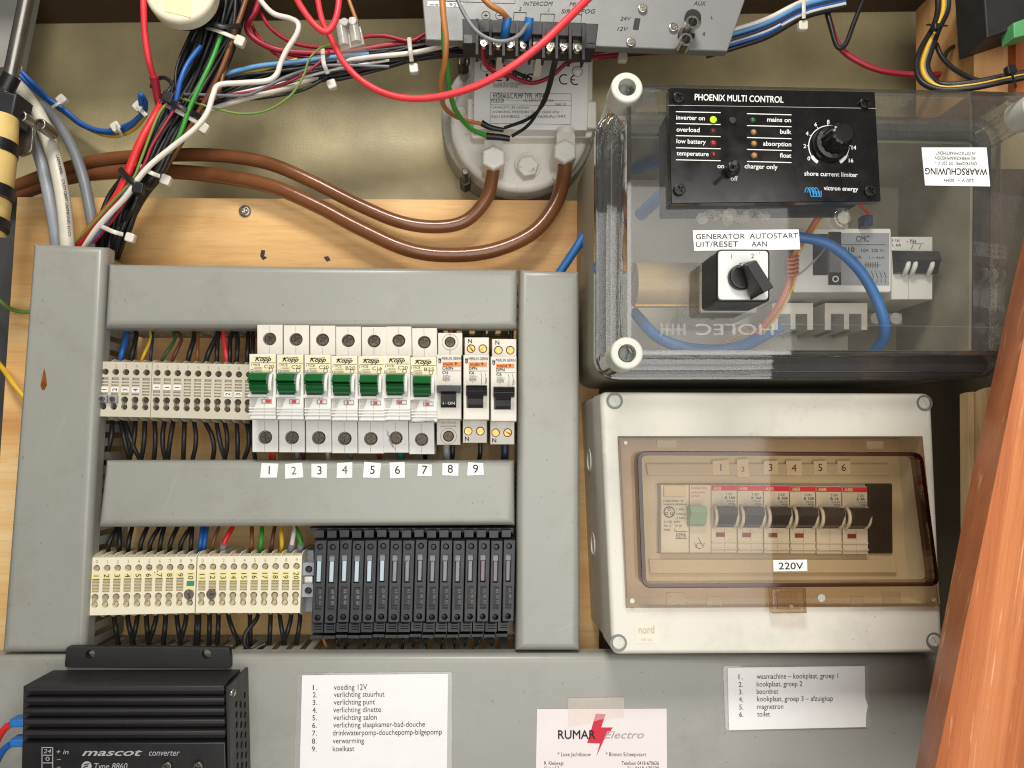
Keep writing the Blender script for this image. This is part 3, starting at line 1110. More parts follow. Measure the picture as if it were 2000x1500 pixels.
# stickers
SX = [(525.5, 919, 33, 29, 2), (574, 919, 34, 29, -1), (624, 919, 30, 27, 0), (673, 918, 30, 29, 1), (727, 918, 32, 29, 3), (776.5, 918, 30, 30, -1), (829, 918, 27, 23, 3), (879.5, 916, 31, 24, 0), (928.5, 916, 32, 24, 2)]
near = ['first green breaker', 'second green breaker, faded', 'third green breaker', 'fourth green breaker, peeling tape', 'fifth green breaker', 'sixth green breaker',
        'seventh green breaker, smallest sticker', 'breaker with the T toggle', 'first ribbed toggle breaker']
for i, (x, y, w, h, r) in enumerate(SX):
    t = thing('number_sticker', 'white sticker reading %d on the middle duct under the %s' % (i + 1, near[i]), 'sticker', P(x, y, DH), 'number stickers on the middle duct')
    j = lambda: random.uniform(-1.5, 1.5)
    c, s = cos(radians(r)), sin(radians(r))
    q = [(x + a * c * w / 2 - b * s * h / 2 + j(), y + a * s * w / 2 + b * c * h / 2 + j()) for a, b in ((-1, -1), (-1, 1), (1, 1), (1, -1))]
    part('paper', MB().plate(poly(q, DH + .25), DH - .3, DH + .25), 'paper', t)
    part('numeral', MB().txt(str(i + 1), x, y + 7.5, None, 16 if i != 1 else 15, DH + .4, rot=r, mid=True), 'inkg' if i in (1, 3) else 'ink', t)

# ================================================================== black fuse terminals
GF = 'black fuse terminals in the lower row'
HF = 62


def fuse():
    x0, x1, y0 = 614.7, 638, 1056
    t = thing('fuse_terminal', 'x', 'fuse terminal', P(626, 1140, 0), GF)
    xb = -6.5

    def S(u, v):   # skewed cell, v 0..1 from 1056 to 1217
        return (x0 + (x1 - x0) * u + xb * v, y0 + 161 * v)
    H = HF
    pl = lambda us, h: poly([S(*q) for q in us], h)
    mb = MB().plate(pl([(0, 0), (0, 1), (1, 1), (1, 0)], H), 10, H, bev=.5, holes=[(circ(*S(.47, .075), 6, H, 14), 7), (circ(*S(.5, .935), 6, H, 14), 8),
         (pl([(.2, .17), (.2, .515), (.68, .515), (.68, .17)], H), 3.5), (pl([(.24, .56), (.24, .84), (.76, .84), (.76, .56)], H), 1.4)])
    part('body', mb, 'fuse', t)
    part('cap', MB().xprism([(1034, 54), (1036, 57), (1050, 57), (1056, 55), (1056, 20), (1034, 20)], x0 + 2, x1 - 3.5), 'black', t)
    part('screw', screw(*S(.5, .075), 5, H - 7, H - 2.8), 'brass', t)
    part('screw', screw(*S(.5, .935), 5, H - 8, H - 5), 'black', t)
    part('window_holder', MB().plate(pl([(.22, .175), (.22, .245), (.66, .245), (.66, .175)], H - 1.2), H - 3.4, H - 1.2), 'w_grey', t)
    part('fuse_window', MB().plate(pl([(.26, .25), (.26, .50), (.62, .50), (.62, .25)], H - .8), H - 3.4, H - .8, bev=.5), 'labelw', t)
    mb = MB()
    for v in (.795, .825): mb.plate(pl([(.26, v), (.26, v + .012), (.74, v + .012), (.74, v)], H - .6), H - 1.4, H - .6)
    part('lever', mb.plate(pl([(.27, .57), (.27, .785), (.73, .785), (.73, .57)], H - .7), H - 1.4, H - .7), 'blackm', t)
    mb = MB().plate(pl([(.02, 1.005), (.02, 1.115), (.98, 1.115), (.98, 1.005)], 50), 10, 50)
    for v in (1.02, 1.05, 1.08): mb.plate(pl([(.2, v), (.2, v + .018), (.8, v + .018), (.8, v)], 52), 50, 52)
    mb.plate(pl([(.0, 1.15), (.0, 1.185), (.98, 1.185), (.98, 1.15)], 46), 10, 46)
    part('foot', mb, 'fuse', t)
    return t


M['win_white'] = plastic('fuse_window_white', (176, 192, 202), .25, .08, 90, .1)  # clear windows: sky reflections are put into these three tile colours
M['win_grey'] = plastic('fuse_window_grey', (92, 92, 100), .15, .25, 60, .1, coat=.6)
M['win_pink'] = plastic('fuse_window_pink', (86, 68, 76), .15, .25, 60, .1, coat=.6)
FZ = fuse()
fz0 = P(626, 1140, 50)
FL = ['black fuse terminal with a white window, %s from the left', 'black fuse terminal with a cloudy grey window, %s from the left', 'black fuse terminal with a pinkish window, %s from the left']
for i in range(16):
    dxi = 23.95 * i
    k = 0 if i < 6 else 1 if i < 13 else 2
    lab = FL[k] % ORD[i]
    o = FZ if i == 0 else dup(FZ, P(626 + dxi * 1.008, 1140 - .12 * i, 50) - fz0, lab)
    o['label'] = lab
    if i:
        o.location.z += random.uniform(-.0003, .0003); o.location.y += random.uniform(-.0006, .0006)
    if i < 5:
        X = 622 + dxi * 1.008 - 3.6
        lt = MB()
        for q, (sx, yy) in enumerate((('KS', 1152), ('90', 1163), ('IO', 1174))):
            lt.txt(sx, X + 4.6, yy, None, 5, HF - .4, rot=90)
        part('moulded_lettering', lt, 'w_grey', o)
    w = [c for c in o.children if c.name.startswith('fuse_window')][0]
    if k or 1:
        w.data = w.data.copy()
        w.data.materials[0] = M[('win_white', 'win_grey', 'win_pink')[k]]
    c = [c for c in o.children if c.name.startswith('screw')][0]
    if i < 6:
        c.data = c.data.copy(); c.data.materials[0] = M['black']
solo('fuse_bridge', 'black comb rail running behind the caps of the fuse row', 'rail', MB().box(604, 1031, 1003, 1040, 20, 46), 'black')

# ================================================================== clear lidded box, upper right
HR, HF2 = 100, 160            # rim and front face heights
t = thing('switch_box', 'large clear lidded grey enclosure, upper right, with black control panel on its lid', 'enclosure', P(1600, 450, 0))
FQ = [(1225, 164), (1225, 693), (2052, 693), (2052, 182)]
fo = rquad(FQ, 24, HF2, 5)


def grow(l, d):
    return inset(l, -d / 1000)


base_o = grow(fo, 7)
inner = inset(fo, .004)
mb = MB().plate(base_o, 2, HR - 6, holes=[(inner, HR - 14)])
part('base', mb, 'gbox', t)
mb = MB().plate(grow(fo, 8.2), HR - 6, HR - 2.5, holes=[(inset(fo, .002), None)])
part('seal', mb, 'seal', t)
# the lid: rim, walls and window
mb = MB().plate(grow(fo, 9), HR - 2.5, HR + 5, holes=[(inset(fo, .0035), None)], bev=2.0)
mb.plate(grow(fo, 5), HR + 5.02, HR + 13, holes=[(inset(fo, .0035), None)], bev=2.0)
rim = part('lid_rim', mb, 'cleare', t)
mb = MB().plate(fo, HR + 13.02, HF2 - 3.02, holes=[(inset(fo, .003), None)])
part('lid_wall', mb, 'cleare', t)
part('lid_edge', MB().plate(grow(fo, .25), HF2 - 3.3, HF2 + .25, holes=[(inset(fo, .0022), None)], bev=.4), 'lidedge', t)
part('rim_edge', MB().plate(grow(fo, 9.25), HR + 3.2, HR + 5.3, holes=[(inset(grow(fo, 9.25), .0016), None)], bev=.4), 'lidedge', t)
lid = part('lid', MB().plate(inset(fo, .0023), HF2 - 3, HF2), 'clear', t)
mb = MB()
mb.txt('HOLEC', 1512, 633, 1358, 21, HF2 + .25, rot=180, bold=.03)
for x in (1292, 1303, 1314, 1325, 1337):
    mb.line(x, 632, x, 655, 4.5, HF2 + .25)
mb.line(1294, 643.5, 1312, 643.5, 5, HF2 + .27); mb.line(1316, 643.5, 1335, 643.5, 5, HF2 + .27)
part('embossed_mark', mb, 'emboss', lid)
part('embossed_line', MB().line(1525, 633, 1985, 640, 1.6, HF2 + .2), 'emboss', lid)
mb = MB()
for k in range(26):
    x = random.uniform(1362, 1500); w = random.uniform(5, 13); y = 424 + random.uniform(-9, 9) * (1 - abs(x - 1425) / 110)
    mb.plate(circ(x, y, w, HF2 + .3, 9, random.random()), HF2, HF2 + random.uniform(.2, .4))
part('glue_smear', mb, 'glue', lid)
for k, (x, y) in enumerate(((1225, 170), (1225, 690), (2030, 206))):
    c = part('lid_screw', MB().cyl(x, y, 33, HF2 - 12, HF2 + 5, 36, bev=1.5, holes=[(circ(x, y, 18.5, HF2 + 5, 28), 9)]), 'cap', t)
    part('screw_insert', screw(x, y, 17, HF2 - 6, HF2 - 2, 'slot', 1.25), 'capin', c)
    part('screw_pillar', MB().cyl(x, y, 28, HR + 14, HF2 - 12.1, 28, hp=HF2), 'cleare', t)
# floor plate and the things inside
part('mounting_plate', MB().box(1200, 300, 1715, 720, 14, 17, hp=60), 'gboxl', t)

HP = 166
t = thing('control_panel', 'black control panel with indicator lamps and a knob screwed onto the clear lid', 'control panel', P(1510, 285, HF2))
part('face', MB().plate(rquad([(1306, 171), (1311, 397), (1721, 393), (1709, 179)], 3, HP), HF2 + .2, HP, bev=.6), 'bezel', t)
part('housing', MB().plate(poly([(1322, 190), (1324, 384), (1702, 382), (1696, 192)], HF2), 118, HF2 - 3.2), 'blackm', t)
ZX = lambda a: 1290 + .215 * a
ZY = lambda a: 160 + .215 * a
h = HP + .2
mb = MB()


def z(mb, s, x0, yb, x1, cap, **k):
    mb.txt(s, ZX(x0), ZY(yb), ZX(x1), cap * .215, h, rot=1.7 if 'rot' not in k else k.pop('rot'), **k)


z(mb, 'PHOENIX MULTI CONTROL', 310, 165, 1118, 56, bold=.018)
for y in (270, 378, 488, 598, 707):
    mb.line(ZX(140), ZY(y), ZX(546), ZY(y + 9), 1.7, h)
for y in (288, 396, 505, 613, 722):
    mb.line(ZX(786), ZY(y), ZX(1190), ZY(y + 11), 1.7, h)
for s, x0, y, x1 in (('inverter on', 143, 341, 403), ('overload', 145, 450, 355), ('low battery', 145, 556, 412), ('temperature', 146, 666, 438),
                     ('mains on', 968, 360, 1186), ('bulk', 1086, 470, 1188), ('absorption', 931, 578, 1188), ('float', 1084, 686, 1188),
                     ('on', 516, 782, 578), ('charger only', 764, 784, 1064), ('off', 637, 896, 703), ('shore current limiter', 1306, 850, 1790), ('victron energy', 1483, 982, 1795)):
    z(mb, s, x0, y, x1, 40 if 'energy' not in s else 38, bold=.016)
mb.line(ZX(66), ZY(211), ZX(1955), ZY(240), .5, h)
for s, x, y in (('0', 1347, 712), ('2', 1311, 600), ('4', 1332, 485), ('6', 1410, 403), ('8', 1524, 380), ('14', 1757, 614), ('16', 1731, 731)):
    mb.txt(s, ZX(x), ZY(y), None, 7.4, h, mid=True, bold=.02)
cx, cy = ZX(1530), ZY(580)
mb.ring(cx, cy, 38.5, 40.3, -38, 218, h, 50)
mb.ring(cx, cy, 36, 42, 211, 236, h + .05, 8); mb.ring(cx, cy, 36, 42, -56, -31, h + .05, 8)
for a in (180, 151, 122, 93, 0, -28):
    mb.line(cx + 40 * cos(radians(a)), cy - 40 * sin(radians(a)), cx + 43 * cos(radians(a)), cy - 43 * sin(radians(a)), 1.3, h)
part('lettering', mb, 'white', t)
mb = MB()
for k in range(4):
    x = 1312 + k * 26
    pts = [(x, 1005), (x + 4, 975), (x + 22, 958), (x + 40, 975), (x + 48, 1015), (x + 58, 1042), (x + 74, 1040), (x + 82, 1020), (x + 84, 990)]
    for a, b in zip(pts, pts[1:]):
        if k < 3 or True:
            mb.line(ZX(a[0] if a[0] < 1460 else 1460), ZY(a[1]), ZX(b[0] if b[0] < 1460 else 1460.5), ZY(b[1]), 1.5, h + .02 * k)
part('maker_emblem', mb, 'bluep', t)
for x, y, m, r in ((478, 345, 'led_on', 33), (478, 450, 'led_dred', 26), (480, 560, 'led_red', 30), (483, 663, 'led_dred', 30), (838, 348, 'led_green', 26), (845, 458, 'led_amber', 28), (848, 562, 'led_amber', 28), (850, 670, 'led_amber', 30)):
    hl = part('led_holder', MB().cyl(ZX(x), ZY(y), (r + 8) * .215, HP, HP + .6, 18), 'knurl', t)
    part('led', MB().sphere(P(ZX(x), ZY(y), HP + .3), mm(r * .215, HP) / 1000, 14, 8, .9), m, t, smooth=60)
part('light_sensor', MB().cyl(ZX(660), ZY(345), 7.5, HP, HP + 1.4, 18, bev=.6), 'seal', t)
a = part('switch_collar', MB().cyl(ZX(668), ZY(775), 14.5, HP, HP + 3, 24, bev=1).cyl(ZX(665), ZY(765), 12, HP + 3, HP + 7, 24, bev=1), 'knurl', t)
part('switch_lever', MB().tube3([P(ZX(668), ZY(770), HP + 4), P(ZX(672), ZY(740), HP + 13), P(ZX(675), ZY(735), HP + 17)], (.0008, .0013), 10), 'knurl', a, smooth=60)
kx, ky = ZX(1535), ZY(575)
kb = MB()
c = P(kx, ky, HP)
ax = Vector((0, -1, 0))
rings = []
for hh, r, fl in ((.3, 10.6, 0), (3, 10.4, 0), (4.6, 9.4, 0), (5.2, 7.6, 1), (15, 6.9, 1), (16.4, 6.2, 1), (17, 5.0, 0)):
    rings.append([c + Vector((0, -hh / 1000, 0)) + Vector((cos(2 * pi * i / 48), 0, sin(2 * pi * i / 48))) * (r * (1 - (.07 if fl and i % 4 < 2 else 0)) / 1000) for i in range(48)])
part('knob', kb.loft(rings), 'knurl', t)
for x, y in ((170, 135), (1868, 185), (178, 972), (1912, 985)):
    part('panel_screw', screw(ZX(x), ZY(y), 12, HP, HP + 2.2, 'cross', .5), 'knurl', t)

t = thing('printed_label', 'white label reading GENERATOR AUTOSTART above the rotary switch', 'label', P(1458, 468, HF2))
part('tape', MB().plate(poly([(1353, 450), (1356, 490), (1563, 487), (1560, 448)], HF2 + .3), HF2, HF2 + .3), 'paper', t)
mb = MB()
mb.txt('GENERATOR', 1359, 467, 1455, 10, HF2 + .45, rot=-.5); mb.txt('AUTOSTART', 1464, 466, 1559, 10, HF2 + .45, rot=-.5)
mb.txt('UIT/RESET', 1359, 482, 1442, 10, HF2 + .45, rot=-.5); mb.txt('AAN', 1468, 481.5, 1498, 10, HF2 + .45, rot=-.5)
part('lettering', mb, 'ink', t)

HS = 186
t = thing('rotary_switch', 'black rotary switch with cream face plate and turned bar handle on the lid', 'switch', P(1452, 540, HF2))
part('body', MB().plate(rrect(1399.5, 486.5, 1504, 590, 10, HS), HF2 + .2, HS, bev=1), 'black', t)
part('face_plate', MB().plate(rrect(1403, 490, 1500, 585, 8, HS + .4), HS - .5, HS + .4), 'labelw', t)
part('lettering', MB().txt('1', 1429, 505, None, 8.5, HS + .55, mid=True).txt('2', 1470, 504, None, 8.5, HS + .55, mid=True).txt('›', 1484, 496, None, 7, HS + .55, mid=True), 'inkg', t)
d = part('dial', MB().cyl(1450, 540, 26, HS + .4, HS + 4, 32, bev=1.2), 'black', t)
bot = [(1444, 514), (1474, 508), (1500, 566), (1466, 586)]
top = [(1460, 518), (1478, 510), (1510, 560), (1492, 571)]
part('handle', MB().loft([[P(x, y, HS + 4) for x, y in bot], [P(x, y, HS + 15) for x, y in [(1458, 519), (1478, 509.5), (1510, 562), (1490, 573)]], [P(x, y, HS + 16) for x, y in top]]), 'black', d)
part('index_mark', MB().plate(poly([(1446, 515.5), (1449, 519), (1470, 513), (1468, 509)], HS + 9.5), HS + 4, HS + 9.5), 'silver', d)
part('side_screw', MB().sphere(P(1393, 538, 168), .0016), 'chrome', t)

t = thing('warning_label', 'upside down white warning label on the clear lid, right of the control panel', 'label', P(1866, 326, HF2))
part('tape', MB().plate(poly([(1800, 288), (1807, 362), (1934, 364), (1927, 288)], HF2 + .3), HF2, HF2 + .3), 'paper', t)
mb = MB()
h = HF2 + .45
for s, x0, y, x1, c in (('220 V ~  50Hz', 1902, 350, 1843, 6), ('WAARSCHUWING', 1929, 329.5, 1807, 12.5), ('ONTKOPPEL DE 220 V ~', 1908, 316.5, 1826, 6), ('BIJ WERKZAAMHEDEN', 1905, 306.5, 1826, 6), ('IN DIT KOMPARTIMENT', 1905, 296.5, 1828, 6)):
    mb.txt(s, x0, y, x1, c, h, rot=180.8, bold=.012 if c > 8 else 0)
part('lettering', mb, 'ink', t)

# inside the clear box
t = thing('residual_current_switch', 'white residual current switch with grey data label inside the clear box', 'circuit breaker', P(1645, 510, 17))
part('body', MB().plate(rrect(1549, 446, 1741, 571, 5, 84), 20, 84, bev=1), 'mcb', t)
part('data_label', MB().box(1640, 455, 1737, 557, 83.5, 84.3), 'w_lgrey', t)
part('slot_cover', MB().box(1589, 457, 1617, 537, 83.5, 85), 'seal', t)
part('test_strip', MB().box(1619, 453, 1643, 556, 83.5, 85), 'black', t)
part('reset_plate', MB().box(1620, 480, 1643, 532, 84.5, 85.8), 'w_grey', t)
mb = MB()
h = 84.5
mb.txt('CMC', 1672, 472, 1698, 11, h); mb.line(1642, 478, 1730, 478, 1, h); mb.txt('FI10', 1644, 492, 1669, 9, h, bold=.02)
mb.txt('10A', 1682, 492, 1697, 6, h); mb.txt('220 V~', 1702, 492, 1729, 6, h); mb.txt('30mA', 1656, 505, 1683, 6, h)
mb.txt('I = 6kA', 1698, 505, 1728, 4, h)
for k in range(8): mb.line(1690 + k * 3.4, 512, 1690 + k * 3.4, 523, 1, h)
mb.line(1688, 517.5, 1720, 517.5, 1, h)
for k in range(5):
    mb.line(1694 + k * 8, 530, 1699 + k * 8, 543, 1, h); mb.line(1697 + k * 8, 545, 1697 + k * 8, 553, 1, h)
part('lettering', mb, 'ink', t)
part('button_mark', MB().ring(1632, 545, 4, 6.5, 0, 360, 85.2), 'white', t)

t = thing('circuit_breaker', 'two pole breaker with black rocker inside the clear box, right of the residual switch', 'circuit breaker', P(1782, 525, 17))
part('body', MB().plate(rect(1741.5, 462, 1822, 585, 66), 20, 66, bev=.8), 'mcb', t)
part('rocker', MB().xprism([(489, 66), (490, 73), (506, 75), (512, 73), (532, 70), (535, 66), (535, 60), (489, 60)], 1742, 1823), 'black', t)
for x in (1768, 1782, 1815):
    part('cheek', MB().tube([(x + 6, 512, 72), (x + 5, 520, 73), (x + 1, 530, 71), (x - 3, 537, 67)], 5), 'mcb', t, smooth=60)
mb = MB()
h = 66.3
mb.txt('S 161', 1742, 472, 1758, 5.5, h); mb.txt('L 6A', 1743, 481, 1760, 5.5, h); mb.txt('- Na', 1771, 474, 1790, 7, h); mb.line(1780, 476, 1804, 476, .8, h)
mb.line(1784, 478, 1780, 486, 1, h); mb.line(1799, 478, 1795, 486, 1, h)
part('lettering', mb, 'ink', t)
part('seam', MB().line(1774, 540, 1774, 584, .9, h), 'inkl', t)

for k, (x0, x1) in enumerate(((1508, 1588), (1611, 1694))):
    t = thing('rail_socket', ('left' if k == 0 else 'right') + ' pale twin socket block below the residual current switch', 'terminal block', P((x0 + x1) / 2, 620, 17), 'socket blocks in the clear box')
    w = (x1 - x0)
    o = [(x0, 592), (x0, 644), (x0 + .14 * w, 644), (x0 + .14 * w, 613), (x0 + .45 * w, 613), (x0 + .45 * w, 643), (x0 + .57 * w, 643), (x0 + .57 * w, 613), (x0 + .86 * w, 613), (x0 + .86 * w, 644), (x1, 644), (x1, 592)]
    part('body', MB().plate(poly(o, 62), 20, 62), 'mcb2', t)
    part('back', MB().box(x0 + 4, 600, x1 - 4, 640, 20, 48, hp=62), 'capin', t)
mb = MB().tube3([P(1238, 556, 58), P(1384, 556, 58)], .0155, 28)
solo('capacitor', 'tan cylinder lying in the clear box left of the rotary switch', 'capacitor', mb, 'tan', smooth=60)
solo('brass_strip', 'thin brass strip along the lower edge of the tan cylinder', 'strip', MB().tube3([P(1240, 596, 62), P(1360, 596, 62)], .0018, 10), 'brassy', smooth=60)
t = thing('plug_in_relay', 'clear cased relay half hidden behind the rotary switch', 'relay', P(1420, 565, 17))
part('case', MB().plate(rrect(1366, 512, 1480, 612, 5, 92), 40, 92, bev=1.2), 'frost', t)
part('core', MB().box(1376, 524, 1470, 602, 30, 80, hp=92), 'label', t)
part('socket', MB().box(1350, 600, 1476, 622, 18, 44, hp=70), 'mcb2', t)
t = thing('lens_screw', 'round clear capped screw below the control panel', 'screw', P(1648, 425, HF2))
part('ring', MB().cyl(1648, 425, 22, HF2, HF2 + 4, 28, bev=1.4, holes=[(circ(1648, 425, 16, HF2 + 4, 24), 2.5)]), 'cleare', t)
part('core', MB().cyl(1648, 425, 13, HF2 + .2, HF2 + 1.2, 20), 'frost', t)
wire('blue_cable', 'bright blue cable arching over the residual switch in the clear box', 'cable', [(1430, 470, 84), (1500, 462, 104), (1560, 463, 112), (1620, 478, 116), (1672, 520, 116), (1706, 572, 114), (1727, 630, 110), (1722, 668, 100), (1700, 692, 90)], 11, 'w_cable')
wire('blue_cable', 'blue cable loop at the upper left inside the clear box', 'cable', [(1236, 330, 40), (1290, 316, 70), (1330, 330, 90), (1300, 372, 80), (1250, 420, 50)], 13, 'w_cable')
wire('blue_cable', 'blue cable curving along the bottom inside the clear box', 'cable', [(1238, 610, 40), (1290, 662, 60), (1370, 684, 70), (1450, 676, 70), (1520, 640, 50)], 12, 'w_cable')
wire('blue_cable', 'blue cable running from behind the clear box down behind the right duct', 'cable', [(1184, 395, 30), (1158, 432, 30), (1128, 480, 30), (1105, 515, 28), (1084, 545, 26)], 8.5, 'w_cable')
GW = 'thin wires inside the clear box'
for k, (nm, m, o) in enumerate((('orange', 'w_orange', 0), ('pink', 'coil', 6), ('brown', 'w_tan', 12), ('yellow', 'w_yellow', 18))):
    wire('wire', 'thin %s wire of the twisted loom in the clear box' % nm, 'wire', [(1608 + o, 398, 116), (1585 + o * .6, 440, 100), (1546 + o * .6, 500, 90), (1540 + o * .7, 545, 88), (1515 + o * .8, 600, 80), (1462 + o, 664, 60)], 3, m, GW)
pts = []
for k in range(40):
    a = k * 2 * pi / 8
    pts.append((1546 + 13 * cos(a), 500 + k * 1.0 + 4 * sin(a), 92 + 8 * sin(a)))
solo('wire_coil', 'pink copper wire coiled tightly round the loom in the clear box', 'wire', MB().tube(pts, 2.4, 7, 3), 'coil', smooth=60)
wire('wire', 'thin grey wire bowing from the coiled loom to the residual switch', 'wire', [(1535, 540, 92), (1560, 536, 98), (1590, 510, 100), (1612, 484, 90)], 2.2, 'w_lgrey', GW)
wire('wire', 'thin yellow wire along the bottom of the clear box', 'wire', [(1384, 680, 50), (1430, 660, 56), (1480, 640, 58), (1500, 620, 50)], 2.2, 'w_yellow', GW)
wire('wire', 'thin red wire hanging from the control panel to the blue connector', 'wire', [(1672, 396, 118), (1688, 408, 100), (1697, 420, 90), (1699, 432, 84)], 3, 'w_red', GW)
solo('wire_connector', 'small blue connector on the red wire above the residual switch', 'connector', MB().box(1688, 419, 1706, 440, 84, 92, 1), 'w_navy')
solo('clear_cable_clamp', 'clear plastic clamp below the two pole breaker in the clear box', 'clamp', MB().cyl(1712, 622, 12, 40, 60, 16).cyl(1750, 622, 12, 40, 60, 16).box(1700, 612, 1762, 634, 30, 44), 'frost')

# ================================================================== light grey breaker box, lower right
HB2, HW = 91, 104
BQ = [(1172, 765), (1196, 1279), (1843, 1276), (1820, 768)]
bo = rquad(BQ, 16, HB2, 5)
OQ = [(1206, 852), (1222, 1187), (1826, 1185), (1802, 852)]
t = thing('breaker_box', 'light grey breaker box with smoked window labelled 220V, lower right', 'breaker box', P(1510, 1020, 0))
part('base', MB().plate(inset(bo, .0008), 0, 56, bev=.0), 'boxw', t)
part('cover', MB().plate(bo, 57.2, HB2, bev=3.0, holes=[(poly(OQ, HB2), 33)]), 'boxw', t)
part('joint', MB().plate(inset(bo, .0016), 55.9, 57.3), 'capin', t)
for x, y in ((1200.5, 783), (1806, 787), (1208, 1256), (1825, 1252)):
    c = part('corner_screw', screw(x, y, 11.5, HB2 - 2, HB2 + .6, 'slot', random.choice((1.2, .9, 2.0)), 24), 'cap', t)
    part('screw_ring', MB().cyl(x, y, 16.5, HB2 - 1, HB2 + .3, 28, holes=[(circ(x, y, 12.4, HB2 + .3, 24), 1)]), 'capin', t)
s = part('maker_sticker', MB().plate(poly([(1241, 1214), (1242, 1257), (1285, 1256), (1284, 1213)], HB2 + .2), HB2 - .3, HB2 + .2), 'sticker', t)
mb = MB().txt('nord', 1247, 1237, 1278, 15, HB2 + .35, bold=.02).txt('NV SA', 1252, 1252, 1274, 5, HB2 + .35)
part('lettering', mb, 'boxin', s)
# knockouts in the left wall
w0 = P(1172, 900, HB2)
for y in (903, 1088):
    p = P(1184 if y < 1000 else 1190, y, HB2)
    xw = Q(1172 + (y - 765) * 24 / 514, y, HB2)[0] + .0008
    fr = (Vector((xw, 0, p.z)), Vector((0, 1, 0)), Vector((0, 0, 1)), Vector((-1, 0, 0)))
    k = [(.030 * 0 + .0085 * cos(2 * pi * i / 24), .0085 * sin(2 * pi * i / 24)) for i in range(24)]
    fr = (Vector((xw, -.028, p.z)), Vector((0, -1, 0)), Vector((0, 0, 1)), Vector((-1, 0, 0)))
    part('knockout', MB().plate(k, -.5, .7, fr=fr, holes=[([(.007 * cos(2 * pi * i / 20), .007 * sin(2 * pi * i / 20)) for i in range(20)], .9)]), 'boxw', t)
# inner mask around the breakers
part('inner_mask', MB().plate(poly([(1212, 858), (1226, 1181), (1836, 1180), (1804, 858)], 62), 58, 62, holes=[(poly([(1280, 944), (1281, 1080), (1744, 1081), (1741, 944)], 62), None)]), 'boxin', t)
part('mask_ledge', MB().plate(poly([(1262, 906), (1266, 929), (1738, 929), (1736, 906)], 64.5), 62, 64.5, bev=.6).plate(poly([(1268, 1093), (1270, 1120), (1752, 1119), (1750, 1093)], 64.5), 62, 64.5, bev=.6), 'boxin', t)

# smoked window
HFL = 94
mb = MB().plate(poly([(1209, 855), (1223, 1186), (1836, 1184), (1802, 854)], HFL), HFL - 2, HFL, holes=[(rquad([(1250, 884), (1260, 1145), (1822, 1141), (1790, 884)], 18, HFL), None)])
wp = thing('smoked_window', 'brown smoked hinged window over the breakers in the light grey box', 'window', P(1520, 1020, HB2))
part('flange', mb, 'brownf', wp)
WO = rquad([(1244, 881), (1254, 1149), (1836, 1145), (1802, 883)], 20, HW)
part('pane', MB().plate(inset(WO, .0028), HW - 2, HW, bev=.0), 'brown', wp)
part('pane_edge', MB().plate(WO, HFL + .05, HW + .3, holes=[(inset(WO, .0027), None)], bev=.5), 'browne', wp)
part('latch', MB().plate(poly([(1507, 1150), (1510, 1199), (1577, 1198), (1575, 1150)], 100), HFL + .1, 100, bev=1, holes=[(poly([(1519, 1157), (1520, 1190), (1566, 1190), (1565, 1157)], 100), 2.5)]), 'brownf', wp)
mb = MB()
for q in ([(1283, 860), (1284, 875), (1322, 875), (1321, 860)], [(1692, 862), (1693, 877), (1727, 877), (1726, 862)], [(1302, 1158), (1303, 1182), (1340, 1181), (1339, 1157)], [(1722, 1156), (1724, 1179), (1760, 1178), (1758, 1156)],
          [(1380, 1166), (1381, 1183), (1411, 1183), (1410, 1166)], [(1660, 1164), (1661, 1182), (1687, 1182), (1686, 1164)]):
    mb.plate(poly(q, HFL + .8), HFL, HFL + .8)
part('hinge_pads', mb, 'pad', wp)
for x, y, r in ((1222, 865, 4), (1235, 1174, 5), (1605, 1168, 8), (1546, 1185, 4), (1824, 1171, 4.5)):
    part('rivet', MB().cyl(x, y, r, HFL, HFL + 1, 14, bev=.3), 'cap', wp)

t = thing('printed_label', 'white label reading 220V on the smoked window', 'label', P(1543, 1104, HW))
part('tape', MB().plate(poly([(1510, 1094), (1511, 1116), (1577, 1115), (1576, 1093)], HW + .25), HW + .02, HW + .25), 'paper', t)
part('lettering', MB().txt('220V', 1521, 1112, 1569, 13, HW + .4, rot=-.5, bold=.008), 'ink', t)

GI = 'breakers behind the smoked window'
HM = 68
t = thing('residual_current_switch', 'residual current switch with pale green lever, left behind the smoked window', 'circuit breaker', P(1338, 1012, 20), GI)
part('body', MB().box(1291, 947, 1346, 1080, 30, HM, .6), 'mcb2', t)
part('lever_module', MB().box(1347, 947, 1389, 1080, 30, HM, .6), 'mcb2', t)
part('lever', MB().xprism([(989, 76), (1000, 78), (1024, 74), (1028, 68), (1028, 60), (989, 60)], 1348, 1380), plastic('lever_pale_green', (140, 176, 150), .4, .08), t)
part('test_button', MB().box(1297, 949, 1339, 970, HM, HM + 2, .5), 'paperb', t)
mb = MB()
h = HM + .2
for k, s in enumerate(('Haldenhalter de', 'Steekstrip inkluderen')):
    mb.txt(s, 1296, 980 + k * 6.5, 1335 + k * 6, 4, h)
mb.ring(1307, 1000, 9.2, 11, 0, 360, h)
for a in (90, 210, 330):
    mb.ring(1307 + 5.5 * cos(radians(a)), 1000 - 5.5 * sin(radians(a)), 2, 3, 0, 360, h)
for s, x, y in (('I  40A', 1321, 997), ('I=30mA', 1321, 1006), ('U 240V~', 1320, 1014), ('In 100  264V~', 1297, 1021), ('Pol. 2     IP 20', 1297, 1029), ('P302    2~', 1297, 1037)):
    mb.txt(s, x, y, None, 4.2, h)
mb.txt('KEMA', 1321, 1050, 1340, 9, h)
mb.line(1319, 1038, 1342, 1038, 1, h); mb.line(1319, 1052, 1342, 1052, 1, h)
